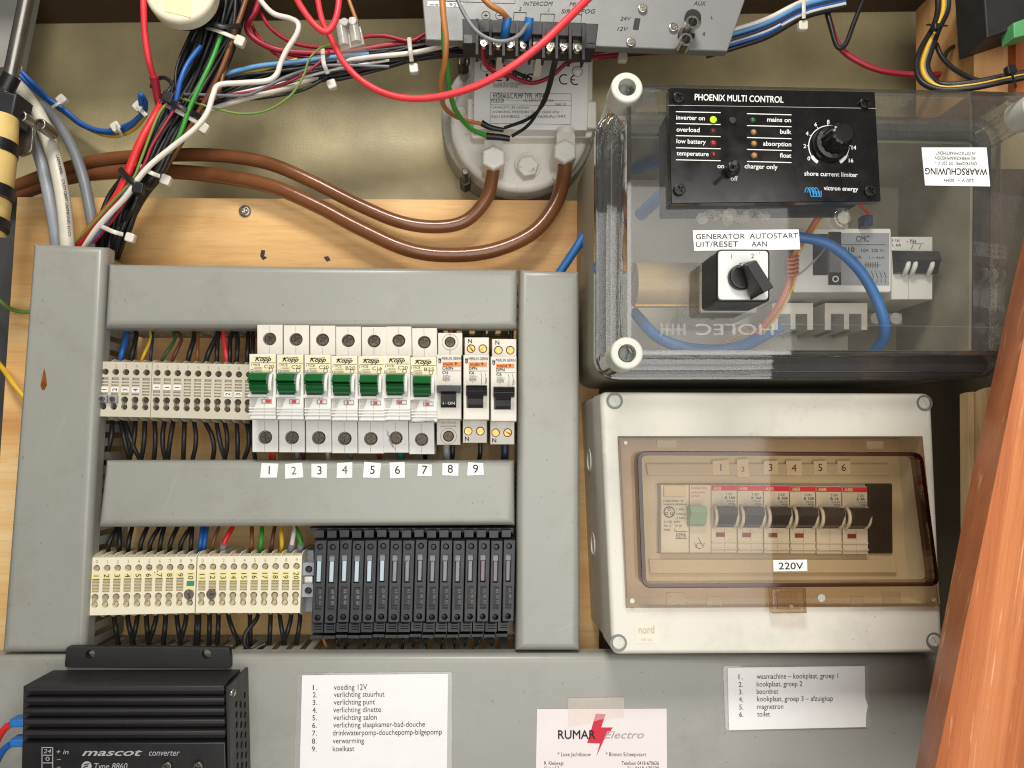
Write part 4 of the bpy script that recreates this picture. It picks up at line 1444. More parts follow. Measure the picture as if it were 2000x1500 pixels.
mb.line(1364, 1050, 1372, 1066, 1, h); mb.line(1356, 1060, 1360, 1070, 1, h); mb.line(1376, 1060, 1372, 1070, 1, h); mb.ring(1366, 1066, 5, 6, 0, 300, h)
part('lettering', mb, 'ink', t)
mb = MB().txt('Residual trip', 1350, 955, 1380, 5, h).txt('push-to-test', 1350, 963, 1378, 3.4, h).txt('switch', 1350, 970, 1366, 3.4, h)
part('red_lettering', mb, 'redprint', t)


def inner_mcb():
    L = 1389.5
    t = thing('circuit_breaker', 'x', 'circuit breaker', P(1415, 1012, 20), GI)
    part('body', MB().plate(rect(L, 947, L + 50, 1080, HM), 30, HM, bev=.5, holes=[(rect(L + 10, 988, L + 47, 1030, HM), 5)]), 'mcb2', t)
    part('header', MB().box(L + .8, 948, L + 49.5, 958, HM - .5, HM + .2), 'redprint', t)
    part('sticker', MB().box(L + 22, 958.5, L + 49, 986, HM - .5, HM + .25), 'labelw', t)
    part('toggle', MB().xprism([(989, 76), (990, 79), (1005, 80), (1010, 78), (1024, 74), (1028, 70), (1028, 60), (989, 60)], L + 13.5, L + 48), 'black', t)
    for x in (L + 8.5, L + 48.5):
        part('cheek', MB().tube([(x - 2, 988, 69), (x + 1, 996, 74), (x + 2.6, 1008, 75), (x + 1, 1020, 74), (x - 3, 1029, 69)], 3.8), 'mcb2', t, smooth=60)
    part('ribs', MB().xprism([(1057, HM - .2), (1057, HM + .8), (1060, HM + .8), (1061, HM - .2)], L + .5, L + 49).xprism([(1070, HM - .2), (1070, HM + 1.2), (1073, HM + 1.2), (1074, HM - .2)], L + .5, L + 49), 'mcb2', t)
    part('seam', MB().line(L + 26, 1032, L + 26, 1078, .8, HM + .1), 'inkl', t)
    return t


IM = inner_mcb()
i0 = P(1415, 1012, 70)
ILAB = ['breaker marked K16A under sticker 1 behind the smoked window', 'breaker marked K16A under sticker 2 behind the smoked window', 'breaker marked K10A under sticker 3 behind the smoked window',
        'breaker marked K10A under sticker 4 behind the smoked window', 'breaker marked B16 without red flag behind the smoked window', 'breaker marked K4A next to the black blank behind the smoked window']
for i, s in enumerate(('K 16A', 'K 16A', 'K 10A', 'K 10A', 'B 16', 'K 4A')):
    dx, dy = 51.4 * i, .6 * i
    o = IM if i == 0 else dup(IM, P(1415 + dx, 1012 + dy, 70) - i0, ILAB[i])
    o['label'] = ILAB[i]
    L = 1389.5 + dx
for i, s in enumerate(('K 16A', 'K 16A', 'K 10A', 'K 10A', 'B 16', 'K 4A')):
    o = [q for q in COL.objects if q.get('label') == ILAB[i]][0]
    dx, dy = 51.4 * i, .6 * i
    L = 1389.5 + dx
    h = HM + .45
    mb = MB().txt('S 261', L + 28, 967 + dy, L + 41, 4.6, h).txt(s, L + 27, 974.5 + dy, L + 27 + 4 * len(s), 5.4, h, bold=.02).txt('~230-400', L + 28, 980 + dy, L + 46, 3, h).txt('6000', L + 34, 985 + dy, L + 46, 3.4, h)
    part('lettering', mb, 'ink', o)
    part('header_lettering', MB().txt('ABB', L + 3, 956.6 + dy, L + 19, 6, h, bold=.03), 'paperb', o)
    if i != 4:
        part('flag', MB().box(L + 9, 1040 + dy, L + 26, 1048.5 + dy, HM - .5, HM + .3), 'redd', o)
t = thing('blank_cover', 'black blank filler right of the breakers behind the smoked window', 'cover', P(1720, 1012, 20))
part('plate', MB().box(1698, 946, 1743, 1080, 30, 64, .5), 'black', t)
IS = [(1408, 913, 33, 28), (1451, 914, 22, 34), (1505, 913, 28, 26), (1551, 914, 30, 28), (1602, 913, 26, 26), (1648, 913, 26, 26)]
for i, (x, y, w, hh) in enumerate(IS):
    t = thing('number_sticker', 'beige paper sticker reading %d behind the smoked window, above the %s inner breaker' % (i + 1, ORD[i]), 'sticker', P(x, y, 64), 'number stickers behind the smoked window')
    q = [(x + a * w / 2 + random.uniform(-1, 1), y + b * hh / 2 + random.uniform(-1, 1)) for a, b in ((-1, -1), (-1, 1), (1, 1), (1, -1))]
    part('paper', MB().plate(poly(q, 64.9), 64.2, 64.9), 'paperb', t)
    part('numeral', MB().txt(str(i + 1), x, y + 7, None, 14 if i != 1 else 9.5, 65.05, mid=True), 'ink', t)

# ================================================================== hydraulic pump
t = thing('hydraulic_pump', 'round cream painted hydraulic pump with name plate and two pipe unions', 'pump', P(1010, 250, -20))
part('flange', MB().cyl(1013, 238, 156, -58, -30, 64, bev=2), 'pumpd', t)
part('housing', MB().cyl(1016, 240, 141, -30, -8, 64, bev=5), 'pump', t)
part('motor_block', MB().plate(rquad([(918, 60), (919, 270), (1158, 268), (1158, 60)], 10, 4), -10, 4, bev=2), 'pump', t)
part('side_boss', MB().box(1146, 196, 1166, 250, -8, 12, 2), 'pump', t)
part('side_boss', MB().box(912, 190, 930, 240, -8, 10, 2), 'pump', t)
pl = part('name_plate', MB().plate(poly([(926, 118), (925, 252), (1147, 254), (1150, 122)], 16), 4.2, 16, bev=.8), 'plate', t)
mb = MB()
h = 16.25
mb.txt('VETUS', 948, 158, 1042, 14, h, it=.2, bold=.02)
mb.txt('HYDRAULIC PUMP TYPE : MTP42', 963, 192, 1066, 10, h, rot=.5, bold=.012)
mb.txt('PC4210R', 960, 201, 985, 8.5, h)
mb.ring(1102, 155, 8, 10.3, 55, 305, h); mb.ring(1124, 156, 8, 10.3, 55, 305, h); mb.line(1115, 156, 1123, 156, 2.2, h)
part('lettering', mb, 'ink', pl)
mb = MB()
for s, x, y, w in (('P.O. BOX 18, 3115 HL SCHIEDAM', 963, 166, 1026), ('FOKKERSTRAAT 571, HOLLAND', 963, 171, 1012), ('OIL SUPPLY DIN 51524', 1022, 199, 1080), ('SAE 10', 1084, 206, 1106), ('CAPACITY: 42 cm3/rev', 960, 212, 1033), ('WORKING PRESSURE 56 bar (5600 kPa)', 960, 221, 1092), ('E6S10590BGS    MAX 5600kPa/1997', 960, 230, 1105)):
    mb.txt(s, x, y, w, 4.8, h)
x0, x1 = 958, 1116
for y in (181, 186 + 9, 204.5, 241):
    mb.line(x0, y, x1, y + 2, .7, h)
mb.line(x0, 181, x0 - 1, 241, .7, h); mb.line(x1, 183, x1 - 1, 243, .7, h)
part('small_print', mb, 'inkg', pl)
for x, y in ((948, 130), (1128, 139)):
    a = part('plate_rivet', MB().cyl(x, y, 11, 16, 16.6, 24), 'inkl', pl)
    part('rivet_head', MB().cyl(x, y, 9.3, 16.4, 17.4, 20, bev=.5), 'plate', a)
    part('rivet_core', MB().sphere(P(x, y, 17), .0021), 'plate', a)
for x, y, rh in ((964, 300, 17), (1104, 288, 17)):
    a = part('pipe_union', MB().plate(circ(x, y + 6, 26, 24, 6, pi / 6), -6, 24, bev=2.5), 'pump', t)
    mb = MB()
    zx = P(x, y, 14)
    mb.tube3([P(x, y - 22, 14), P(x, y + 14, 14)], .0082, 6)
    part('hex_nut', mb, 'pump', a)
    part('collar', MB().tube3([P(x, y - 34, 14), P(x, y - 22, 14)], .0074, 18), 'pump', a, smooth=40)
part('filler_plug', MB().plate(circ(1031, 323, 23, 4, 6, 0.2), -8, 4, bev=1.8), 'pump', t)
part('plug_washer', MB().cyl(1031, 323, 27, -8, -5.6, 28, bev=.5), 'pump', t)
for x, y in ((901, 216), (1088, 342)):
    part('flange_bolt', MB().cyl(x, y, 10.5, -10, -5.5, 20, bev=.8), 'pump', t)
for x, y in ((909, 352), (905, 121)):
    a = part('mounting_nut', MB().plate(circ(x, y, 12, -18, 6, .4), -34, -18, bev=1), 'screwd', t)
    part('stud', MB().cyl(x, y, 6.5, -18, 2, 14, bev=.6, hp=-18), 'screw', a)
GP = 'brown pipes to the pump'
wire('hydraulic_pipe', 'upper brown pipe bending up into the left union of the pump', 'pipe', [(12, 372, -30), (100, 338, -22), (200, 312, -8), (330, 303, 4), (430, 304, 10), (520, 318, 12), (600, 350, 14), (700, 400, 14), (780, 433, 14), (850, 443, 14), (908, 432, 14), (948, 392, 14), (962, 345, 14), (964, 305, 14)], 13, 'copper', GP, 14, 7)
wire('hydraulic_pipe', 'lower brown pipe sweeping below the other to the right union of the pump', 'pipe', [(12, 388, -34), (120, 350, -26), (220, 336, -10), (330, 335, 4), (430, 344, 10), (530, 364, 14), (620, 402, 16), (700, 444, 17), (790, 485, 18), (870, 498, 18), (960, 490, 18), (1040, 455, 17), (1084, 400, 15), (1101, 345, 14), (1104, 305, 14)], 14.5, 'copper', GP, 14, 7)

# ================================================================== intercom amplifier
HA = 82
t = thing('amplifier', 'grey intercom amplifier case with screw terminals and two sockets, cut by the top edge', 'amplifier', P(1140, 30, HA))
AQ = [(812, -160), (831, 78), (1421, 100), (1510, -160)]
part('case', MB().plate(poly(AQ, HA), HA - 7, HA, bev=1), 'amp', t)
mb = MB()
h = HA + .2
mb.txt('INTERCOM', 1022, 11, 1080, 8, h, it=.3); mb.txt('MUSIC', 1112, 12, 1150, 8, h, it=.3); mb.txt('SIREN FOG', 1096, 26, 1163, 8, h, it=.3)
mb.txt('2', 1013, 21, None, 7, h, it=.3); mb.txt('1', 1070, 23, None, 7, h, it=.3)
mb.txt('AUX', 1355, 10, 1379, 8, h, it=.3, rot=2); mb.txt('L', 1388, 37, None, 7, h, it=.3); mb.txt('R', 1372, 70, None, 7, h, it=.3)
mb.txt('24V', 1211, 40, 1233, 7.5, h, it=.3); mb.txt('12V', 1205, 60, 1227, 7.5, h, it=.3)
for x0, x1, y in ((1004, 1028, 24), (1056, 1083, 27), (1108, 1136, 28)):
    mb.line(x0, y, x1, y + .5, 1.2, h); mb.line(x0, y, x0 - 1.5, y + 17, 1.2, h); mb.line(x1, y, x1 - 1.5, y + 17, 1.2, h)
mb.ring(949, 30, 7.5, 8.6, 0, 360, h); mb.line(945, 30, 953, 30, 1.6, h); mb.line(949, 26, 949, 34, 1.6, h)
mb.ring(976, 30, 7.5, 8.6, 0, 360, h); mb.line(972, 30, 980, 30, 1.6, h)
mb.line(860, 2, 1006, 7, .8, h); mb.line(1006, -10, 1006, 7, .8, h)
part('lettering', mb, 'ink', t)
a = part('week_sticker', MB().plate(poly([(835, 2), (835, 12), (903, 14), (903, 5)], h), HA, HA + .25), 'paper', t)
part('lettering', MB().txt('week 92', 838, 11, 892, 6, HA + .4, rot=1.5), 'ink', a)
part('voltage_slot', MB().plate(poly([(1240, 35), (1236, 57), (1247, 58), (1251, 36)], HA + .3), HA, HA + .3), 'black', t)
for x, y in ((1256, 15), (1233, 81), (1316, 52)):
    part('case_screw', screw(x, y, 9.5, HA, HA + 2.2, 'cross', .3), 'chrome', t)
for x, y in ((1353, 43), (1340, 77)):
    a = part('audio_socket', MB().cyl(x + 1, y - 10, 17, HA, HA + 2.5, 26), 'black', t)
    part('socket_sleeve', MB().cyl(x, y, 14, HA + 2.5, HA + 12, 26, hp=HA + 12, holes=[(circ(x, y, 9.5, HA + 12, 20), 9)]), 'chrome', a)
    part('socket_core', MB().cyl(x, y, 9.2, HA + 3, HA + 5.5, 20, hp=HA + 12), 'black', a)
b = part('terminal_block', MB().plate(poly([(903, 36), (904, 84), (1163, 95), (1169, 46)], 100), HA + .1, 100, bev=.6).plate(poly([(930, 37), (930, 62), (1142, 72), (1144, 44)], 106), 100, 106, bev=.6), 'blackm', t)
for k in range(9):
    x = 932 + k * 26
    y = 36 + k * 1.3
    part('divider', MB().plate(poly([(x - 2.5, y), (x - 3, y + 70), (x + 2, y + 70), (x + 2.5, y)], 110), 100, 110), 'blackm', b)
for k in range(8):
    x = 945.5 + k * 26; y = 70 + k * 1.3
    c = part('clamp_plate', MB().box(x - 9, y - 4, x + 9, y + 18, 100, 102, .3), 'screw', b)
    part('clamp_screw', screw(x - 1 + (3 if k % 3 == 1 else 0), y + 14 + (3 if k == 5 else 0), 8, 102, 105.5, 'cross'), 'chrome', c)
for x in (914, 1154):
    part('fixing_hole', MB().box(x - 8, 68, x + 8, 84, 99.5, 100.4), 'black', b)
for k in (0, 1):
    x, y = (985, 43) if k == 0 else (1028, 44)
    solo('crimp_sleeve', 'blue crimp sleeve on the amplifier terminals, under the ' + ('tan wire' if k == 0 else 'grey wire'), 'crimp sleeve', MB().tube([(x + 6, y - 9, 116), (x + 3, y + 12, 113), (x, y + 30, 106)], 9.5, 14), 'w_cable', 'blue crimp sleeves', smooth=60)

# ================================================================== loose wiring at the top
wire('red_cable', 'bright red cable sagging across the top and up past the amplifier', 'cable', [(616, -30, 120), (628, 35, 118), (645, 72, 116), (676, 128, 114), (722, 168, 114), (780, 190, 116), (850, 190, 120), (930, 168, 126), (1000, 130, 132), (1060, 84, 134), (1110, 36, 132), (1165, -20, 128)], (5.6, 8.2), 'w_coral', None, 12, 7)
wire('red_cable', 'bright red cable loop hanging from the top edge beside the white block', 'cable', [(566, -30, 130), (586, 10, 128), (612, 46, 126), (634, 62, 126), (650, 50, 126), (660, 20, 126), (664, -25, 124)], 6.4, 'w_coral', None, 12, 7)
mb = MB()
for x, y, r in ((968, 150, -30), (1000, 131, -31), (1030, 108, -35), (1052, 91, -37)):
    mb.txt('CABLE 16mm2'[:6 + int(x) % 5], x - 13, y + 6, None, 5, 140, rot=r)
t = thing('red_cable', 'thin red cable hanging down at the left with a crimson heat sleeve', 'cable', P(290, 90, 60))
part('lead', MB().tube([(280, -30, 70), (281, 30, 68), (283, 65, 64), (290, 115, 58), (299, 148, 50), (303, 165, 46)], 6.2, 10, 6), 'w_coral', t, smooth=60)
part('heat_sleeve', MB().tube([(301, 150, 49), (305, 172, 44), (309, 200, 38), (311, 206, 36)], (8.8, 6), 12), 'w_crimson', t, smooth=60)
wire('red_cable', 'thick red cable running down the left flank of the black bundle into the left duct', 'cable', [(318, 200, 40), (300, 232, 48), (276, 275, 52), (258, 318, 52), (246, 350, 50), (222, 395, 46), (188, 435, 40), (160, 468, 34), (146, 500, 26)], 8, 'w_red', None, 12)
wire('crimson_cable', 'crimson cable curling round from the top and along under the white block', 'cable', [(512, -20, 20), (500, 20, 26), (482, 52, 30), (500, 78, 30), (545, 98, 28), (620, 104, 26), (690, 100, 24), (760, 88, 22), (840, 82, 20)], 6, 'w_crimson', None, 12)
wire('crimson_cable', 'thinner crimson cable dipping behind the white block to the amplifier', 'cable', [(500, 10, 14), (530, 56, 18), (580, 86, 20), (650, 92, 22), (700, 74, 24), (750, 70, 26), (800, 80, 26), (830, 66, 26)], 4.2, 'w_crimson', None, 10)
t = thing('connector_block', 'translucent white screw connector block hanging by the red cables', 'connector', P(682, 65, 90))
for k in range(2):
    dx = k * 24
    part('barrel', MB().tube([(665 + dx, 44 - k * 4, 92), (672 + dx, 90 - k * 6, 92)], 11, 12), 'frost', t, smooth=60)
part('body', MB().plate(poly([(655, 58), (664, 98), (712, 84), (704, 48)], 92), 80, 91, bev=1), 'frost', t)
part('screw_tower', MB().cyl(672, 42, 9, 84, 96, 16, bev=.6).cyl(688, 40, 9, 84, 96, 16, bev=.6), 'frost', t)
wire('wire', 'ochre wire entering the white connector block from the top edge', 'wire', [(674, -20, 90), (688, 18, 90), (698, 45, 90)], 4, 'w_tan')
GT = 'amplifier wires'
wire('wire', 'thick brown wire looping down beside the pump to a black sleeve', 'wire', [(862, -30, 128), (866, 30, 128), (871, 75, 126), (869, 120, 118), (861, 160, 104), (862, 190, 92), (872, 214, 70), (900, 232, 48), (944, 243, 36)], (6.5, 4.5), 'w_tan', GT, 10)
wire('wire', 'bright green wire looping down to the lower black sleeve', 'wire', [(866, 40, 118), (867, 85, 116), (872, 130, 108), (878, 175, 92), (890, 215, 68), (918, 250, 46), (952, 266, 36)], 5.2, 'w_green', GT, 10)
wire('wire', 'tan wire slanting from the top edge into the first blue crimp sleeve', 'wire', [(930, -20, 122), (955, 8, 124), (978, 22, 122), (992, 36, 116)], 6, 'w_tan', GT, 10)
wire('wire', 'dark grey wire drooping across the terminals to the second blue crimp sleeve', 'wire', [(886, -20, 124), (905, 24, 126), (930, 60, 128), (960, 78, 130), (990, 80, 130), (1015, 68, 128), (1030, 48, 122)], 4.2, 'w_grey', GT, 10)
wire('wire', 'black wire curving from the amplifier terminal down to the upper sleeve', 'wire', [(1094, 94, 106), (1084, 130, 92), (1074, 170, 76), (1060, 205, 60), (1032, 232, 46), (985, 250, 36)], 3.6, 'w_black', GT, 9)
wire('wire', 'black wire curving from the amplifier terminal down to the lower sleeve', 'wire', [(1089, 96, 104), (1078, 135, 90), (1068, 178, 72), (1052, 215, 56), (1030, 246, 44), (1000, 266, 36)], 3.6, 'w_black', GT, 9)
solo('heat_sleeve', 'upper black heat sleeve joining brown and black wire in front of the pump', 'sleeve', MB().tube([(940, 240, 37), (958, 249, 35), (984, 254, 35)], (6.5, 4.5), 12), 'black', 'black heat sleeves', smooth=60)
solo('heat_sleeve', 'lower black heat sleeve joining green and black wire in front of the pump', 'sleeve', MB().tube([(950, 266, 37), (975, 268, 36), (996, 271, 36)], (7, 6), 12), 'black', 'black heat sleeves', smooth=60)
wire('wire', 'crimson wire dropping from the first amplifier terminal', 'wire', [(941, 88, 104), (944, 110, 96), (950, 128, 88), (966, 142, 80), (990, 150, 70)], 4.2, 'w_crimson', GT, 9)
wire('wire', 'maroon wire from the second amplifier terminal joining the crimson one', 'wire', [(966, 88, 104), (958, 108, 96), (948, 122, 90)], 3.6, 'w_maroon', GT, 9)
wire('wire', 'dark red wire pair hanging slack over the pump name plate', 'wire', [(884, 80, 60), (920, 100, 58), (962, 128, 54), (1005, 152, 46), (1040, 162, 42), (1075, 150, 42), (1110, 122, 46), (1150, 114, 46), (1210, 106, 40)], 4.4, 'w_crimson', GT, 9)
wire('wire', 'black lead lying along the dark red pair over the pump', 'wire', [(930, 105, 62), (965, 122, 58), (1000, 138, 52), (1030, 152, 46)], 4, 'w_black', GT, 9)

# black bundle from the top edge down into the left duct
random.seed(3)
BP = [(442, -20, 40, 56), (428, 50, 40, 50), (404, 110, 38, 46), (378, 165, 38, 44), (350, 215, 40, 42), (322, 265, 40, 40), (294, 320, 40, 38), (264, 362, 38, 32), (240, 400, 34, 40), (222, 445, 28, 36), (208, 500, 18, 24)]


def bundle_paths(path, n, hv, jit):
    out = []
    for i in range(n):
        u = (i + .5) / n * 2 - 1
        hh = random.uniform(-1, 1)
        pts = []
        for k, (x, y, h, w) in enumerate(path):
            x2, y2 = path[min(k + 1, len(path) - 1)][:2]; x1, y1 = path[max(k - 1, 0)][:2]
            d = Vector((x2 - x1, y2 - y1)).normalized()
            nx, ny = -d.y, d.x
            s = (u + random.uniform(-jit, jit)) * w * .92
            pts.append((x + nx * s, y + ny * s, h + hv * (hh + random.uniform(-.4, .4)) * (1 - .6 * abs(u))))
        out.append(pts)
    return out


for pts in bundle_paths([(x, y, h, w * .92) for x, y, h, w in BP], 42, 11, .13):
    wire('wire', 'glossy black wire packed in the thick bundle slanting down to the left duct', 'wire', pts, 4.5, 'w_black', 'black wires of the slanting bundle', 8, 4)
GC = 'coloured wires on the slanting bundle'
wire('wire', 'blue wire riding high on the slanting bundle', 'wire', [(392, 90, 56), (366, 126, 58), (352, 160, 60), (345, 192, 58), (336, 220, 52)], 5, 'w_blue', GC)
wire('wire', 'green wire down the middle of the slanting bundle', 'wire', [(432, 70, 52), (412, 122, 58), (390, 168, 60), (370, 212, 60), (352, 262, 58), (332, 298, 52)], 4.4, 'w_green', GC)
wire('wire', 'brown wire down the right flank of the slanting bundle', 'wire', [(484, -10, 46), (460, 60, 48), (438, 122, 48), (410, 180, 46), (376, 240, 44), (346, 292, 42), (318, 336, 40)], 5, 'w_brown', GC)
wire('wire', 'second brown wire, shorter, right beside the first on the bundle', 'wire', [(452, 92, 40), (440, 130, 44), (430, 172, 46), (424, 190, 40)], 4, 'w_brown', GC)
wire('wire', 'long white wire zigzagging from the top edge across and down into the left duct', 'wire', [(494, -18, 60), (530, 24, 60), (566, 36, 62), (582, 46, 64), (580, 66, 64), (560, 98, 62), (548, 124, 60), (540, 146, 60), (520, 158, 60), (470, 162, 60), (428, 166, 62), (416, 186, 64), (404, 222, 66), (378, 254, 66), (338, 286, 64), (294, 322, 62), (268, 352, 60), (246, 384, 56), (212, 420, 50), (186, 450, 44), (160, 490, 34)], 5.4, 'w_white', GC, 10)
wire('wire', 'thin green and yellow wire along the red cable into the left duct', 'wire', [(332, 196, 56), (312, 220, 58), (294, 262, 60), (276, 310, 60), (258, 352, 58), (214, 400, 52), (178, 440, 46), (142, 478, 36)], 2.8, 'w_olive', GC)
wire('wire', 'thin pink red wire crossing the bundle into the left duct', 'wire', [(350, 200, 56), (324, 240, 58), (296, 286, 60), (284, 316, 60), (264, 352, 56), (244, 394, 52), (220, 430, 46), (184, 474, 36)], 2.8, 'w_crimson', GC)
wire('wire', 'blue wire between white and red at the foot of the bundle', 'wire', [(256, 362, 50), (234, 396, 48), (210, 430, 44), (180, 475, 34)], 4, 'w_sky', GC)
wire('wire', 'black loop bulging left out of the slanting bundle', 'wire', [(392, 30, 46), (366, 80, 50), (346, 130, 52), (344, 170, 52), (356, 210, 46)], 3.2, 'w_black', GC)
wire('wire', 'black wire arching at the sleeve of the thin red cable', 'wire', [(296, 170, 30), (304, 156, 36), (322, 152, 40), (338, 166, 42), (346, 190, 42)], 4, 'w_black', GC)

# horizontal bundle
HBp = [(352, 226, 24, 18), (420, 186, 26, 22), (500, 158, 26, 24), (580, 140, 24, 26), (660, 128, 22, 26), (750, 114, 22, 22), (830, 100, 22, 18), (910, 92, 20, 20), (990, 90, 18, 20)]
for pts in bundle_paths(HBp, 24, 8, .25):
    wire('wire', 'black wire packed in the level bundle under the red cables', 'wire', pts, 3.7, 'w_black', 'black wires of the level bundle', 8, 4)
GH = 'coloured wires on the level bundle'
wire('wire', 'light blue wire on top of the level bundle', 'wire', [(404, 166, 34), (440, 146, 38), (500, 130, 38), (570, 122, 36), (650, 112, 34), (720, 106, 28)], 5, 'w_sky', GH)
wire('wire', 'yellow wire below the light blue one on the level bundle', 'wire', [(420, 166, 32), (462, 146, 34), (520, 134, 34), (580, 116, 30)], 3.6, 'w_yellow', GH)
wire('wire', 'white wire along the top of the level bundle to the amplifier', 'wire', [(660, 122, 28), (720, 112, 34), (800, 104, 36), (860, 92, 34), (900, 84, 26)], 5, 'w_white', GH)
wire('wire', 'pale cable leaving the slanting bundle along the underside of the level one', 'wire', [(380, 226, 34), (430, 208, 38), (490, 190, 38), (560, 172, 34), (620, 150, 26)], 5.5, 'w_beige', GH)
wire('wire', 'thin red wire crossing the level bundle up to the white tie', 'wire', [(380, 196, 44), (440, 186, 44), (520, 174, 42), (580, 152, 42), (622, 124, 42), (642, 100, 38)], 3, 'w_crimson', GH)
wire('wire', 'grey wire bowing across the front of the level bundle', 'wire', [(360, 184, 46), (420, 186, 46), (480, 186, 46), (520, 170, 46), (570, 146, 44), (640, 128, 38), (760, 130, 34)], 3.2, 'w_grey', GH)
wire('wire', 'thin green earth wire hanging in a loose arc below the level bundle', 'wire', [(346, 190, 50), (380, 200, 54), (420, 212, 52), (470, 222, 50), (520, 216, 50), (566, 188, 52), (592, 150, 52), (604, 116, 52), (626, 94, 52), (654, 86, 56)], 2.4, 'w_olive', GH)
wire('wire', 'navy wire under the pale cable at the bundle crossing', 'wire', [(400, 210, 30), (440, 196, 32), (500, 172, 32), (580, 152, 30), (660, 140, 26)], 5, 'w_navy', GH)

GX = 'loose wires between bundle and amplifier'
wire('wire', 'dark red wire dipping behind the white connector block', 'wire', [(486, 40, 16), (520, 90, 20), (600, 112, 20), (700, 110, 18), (800, 104, 18), (880, 100, 18)], 3.6, 'w_crimson', GX)
wire('wire', 'thin red wire looping low under the crimson cables', 'wire', [(496, 60, 14), (548, 112, 18), (640, 118, 18), (740, 104, 16), (830, 92, 16)], 2.8, 'w_red', GX)
wire('wire', 'black wire hanging loose under the level bundle near the crossing', 'wire', [(396, 198, 34), (450, 196, 34), (520, 190, 30), (590, 176, 28), (640, 150, 26)], 3.4, 'w_black', GX)
wire('wire', 'black wire arching above the level bundle beside the white zigzag', 'wire', [(410, 172, 36), (452, 150, 40), (520, 142, 40), (600, 132, 36), (700, 122, 32), (820, 104, 28)], 3.4, 'w_black', GX)
wire('wire', 'thin white wire woven through the level bundle', 'wire', [(400, 196, 38), (470, 180, 40), (560, 160, 38), (660, 134, 34), (760, 118, 30)], 2.6, 'w_white', GX)
wire('wire', 'black wire strung along the left side of the slanting bundle', 'wire', [(404, 10, 40), (374, 74, 44), (360, 110, 46), (338, 170, 44), (330, 214, 42)], 3.4, 'w_black', GX)
wire('wire', 'black wire running under the amplifier to the right', 'wire', [(1170, 112, 18), (1260, 104, 20), (1360, 98, 20), (1450, 70, 20), (1540, 30, 20)], 4.4, 'w_black', GX)


def tie(label, pts, head, hs, m, w=4.2, group='cable ties'):
    t = thing('cable_tie', label, 'cable tie', P(*head), group)
    h = sum(p[2] for p in pts) / len(pts)
    mb = MB()
    # flat strap: swept band facing the viewer
    ps = []
    for i in range(len(pts) - 1):
        for k in range(4):
            f = k / 4
            ps.append(tuple(pts[i][j] * (1 - f) + pts[i + 1][j] * f for j in range(3)))
    ps.append(pts[-1])
    part('strap', MB().tube(pts, w, 8, 6, .35), m, t, smooth=60)
    x, y, hh = head
    d = Vector((pts[-1][0] - pts[-2][0], pts[-1][1] - pts[-2][1])).normalized()
    q = [(x - d.x * hs - d.y * hs, y - d.y * hs + d.x * hs), (x + d.x * hs - d.y * hs, y + d.y * hs + d.x * hs), (x + d.x * hs + d.y * hs, y + d.y * hs - d.x * hs), (x - d.x * hs + d.y * hs, y - d.y * hs - d.x * hs)]
    part('head', MB().plate(rquad(q, hs * .5, hh), hh - 4, hh, bev=.9), m, t)


tie('white cable tie high on the slanting bundle, head at its right', [(404, 54, 44), (425, 60, 56), (450, 70, 56), (464, 76, 52)], (467, 78, 54), 10, 'tie')
tie('white cable tie slanting across the bundle just below the black clip', [(322, 204, 44), (348, 218, 58), (376, 234, 56), (394, 246, 50)], (396, 248, 52), 10, 'tie')
tie('white cable tie across the bundle in front of the brown pipes', [(270, 322, 50), (292, 336, 60), (312, 344, 56)], (322, 350, 52), 10, 'tie')
tie('white cable tie lowest on the bundle, over the plywood', [(198, 442, 46), (220, 452, 56), (240, 458, 52)], (252, 463, 48), 9, 'tie')
tie('white cable tie hanging below the level bundle left of the red cable', [(630, 96, 44), (632, 122, 52), (640, 144, 48)], (647, 163, 42), 9, 'tie')
tie('white cable tie hanging below the level bundle near the amplifier', [(799, 74, 40), (801, 96, 46), (804, 120, 42)], (808, 132, 40), 9, 'tie')
tie('black clip tie high on the slanting bundle', [(392, 34, 44), (412, 44, 58), (440, 52, 58), (470, 50, 50)], (404, 36, 56), 9, 'w_black', 6)
tie('black clip tie at the crossing of the two bundles', [(318, 184, 48), (342, 204, 62), (370, 218, 60), (392, 228, 52)], (326, 188, 60), 11, 'w_black', 6)
tie('black clip tie low on the bundle over the pipes', [(234, 330, 48), (250, 348, 60), (272, 362, 60), (298, 366, 48)], (268, 366, 62), 11, 'w_black', 6)

# blue and yellow pair at the left
GL = 'blue and yellow wires at the left'
wire('wire', 'lower blue wire of the sagging pair at the left', 'wire', [(22, 130, -10), (50, 158, -14), (88, 192, -30), (130, 222, -36), (160, 244, -38), (200, 258, -38), (236, 256, -36), (262, 242, -26), (282, 218, -10), (284, 195, 0)], 5, 'w_blue', GL, 9)
wire('wire', 'upper blue wire of the sagging pair, ending in a hook by the tie', 'wire', [(30, 128, -10), (60, 158, -14), (92, 190, -28), (128, 216, -33), (164, 244, -34), (204, 256, -34), (240, 248, -32), (268, 232, -22), (284, 210, -8), (280, 190, 4), (274, 186, 6), (276, 206, 0)], 4.6, 'w_blue', GL, 9)
wire('wire', 'yellow wire twining along the sagging blue pair', 'wire', [(18, 62, -6), (34, 112, -8), (46, 148, -14), (76, 178, -26), (112, 208, -40), (150, 236, -44), (186, 258, -44), (226, 266, -42), (262, 252, -30), (284, 226, -14)], 4, 'w_yellow', GL, 9)
tie('white cable tie on the blue wires at the far left', [(102, 210, -28), (112, 203, -22), (120, 196, -26)], (118, 193, -30), 9, 'tie')
tie('white cable tie at the lowest sag of the blue wires', [(238, 266, -30), (232, 254, -24), (227, 246, -28)], (224, 246, -30), 9, 'tie')
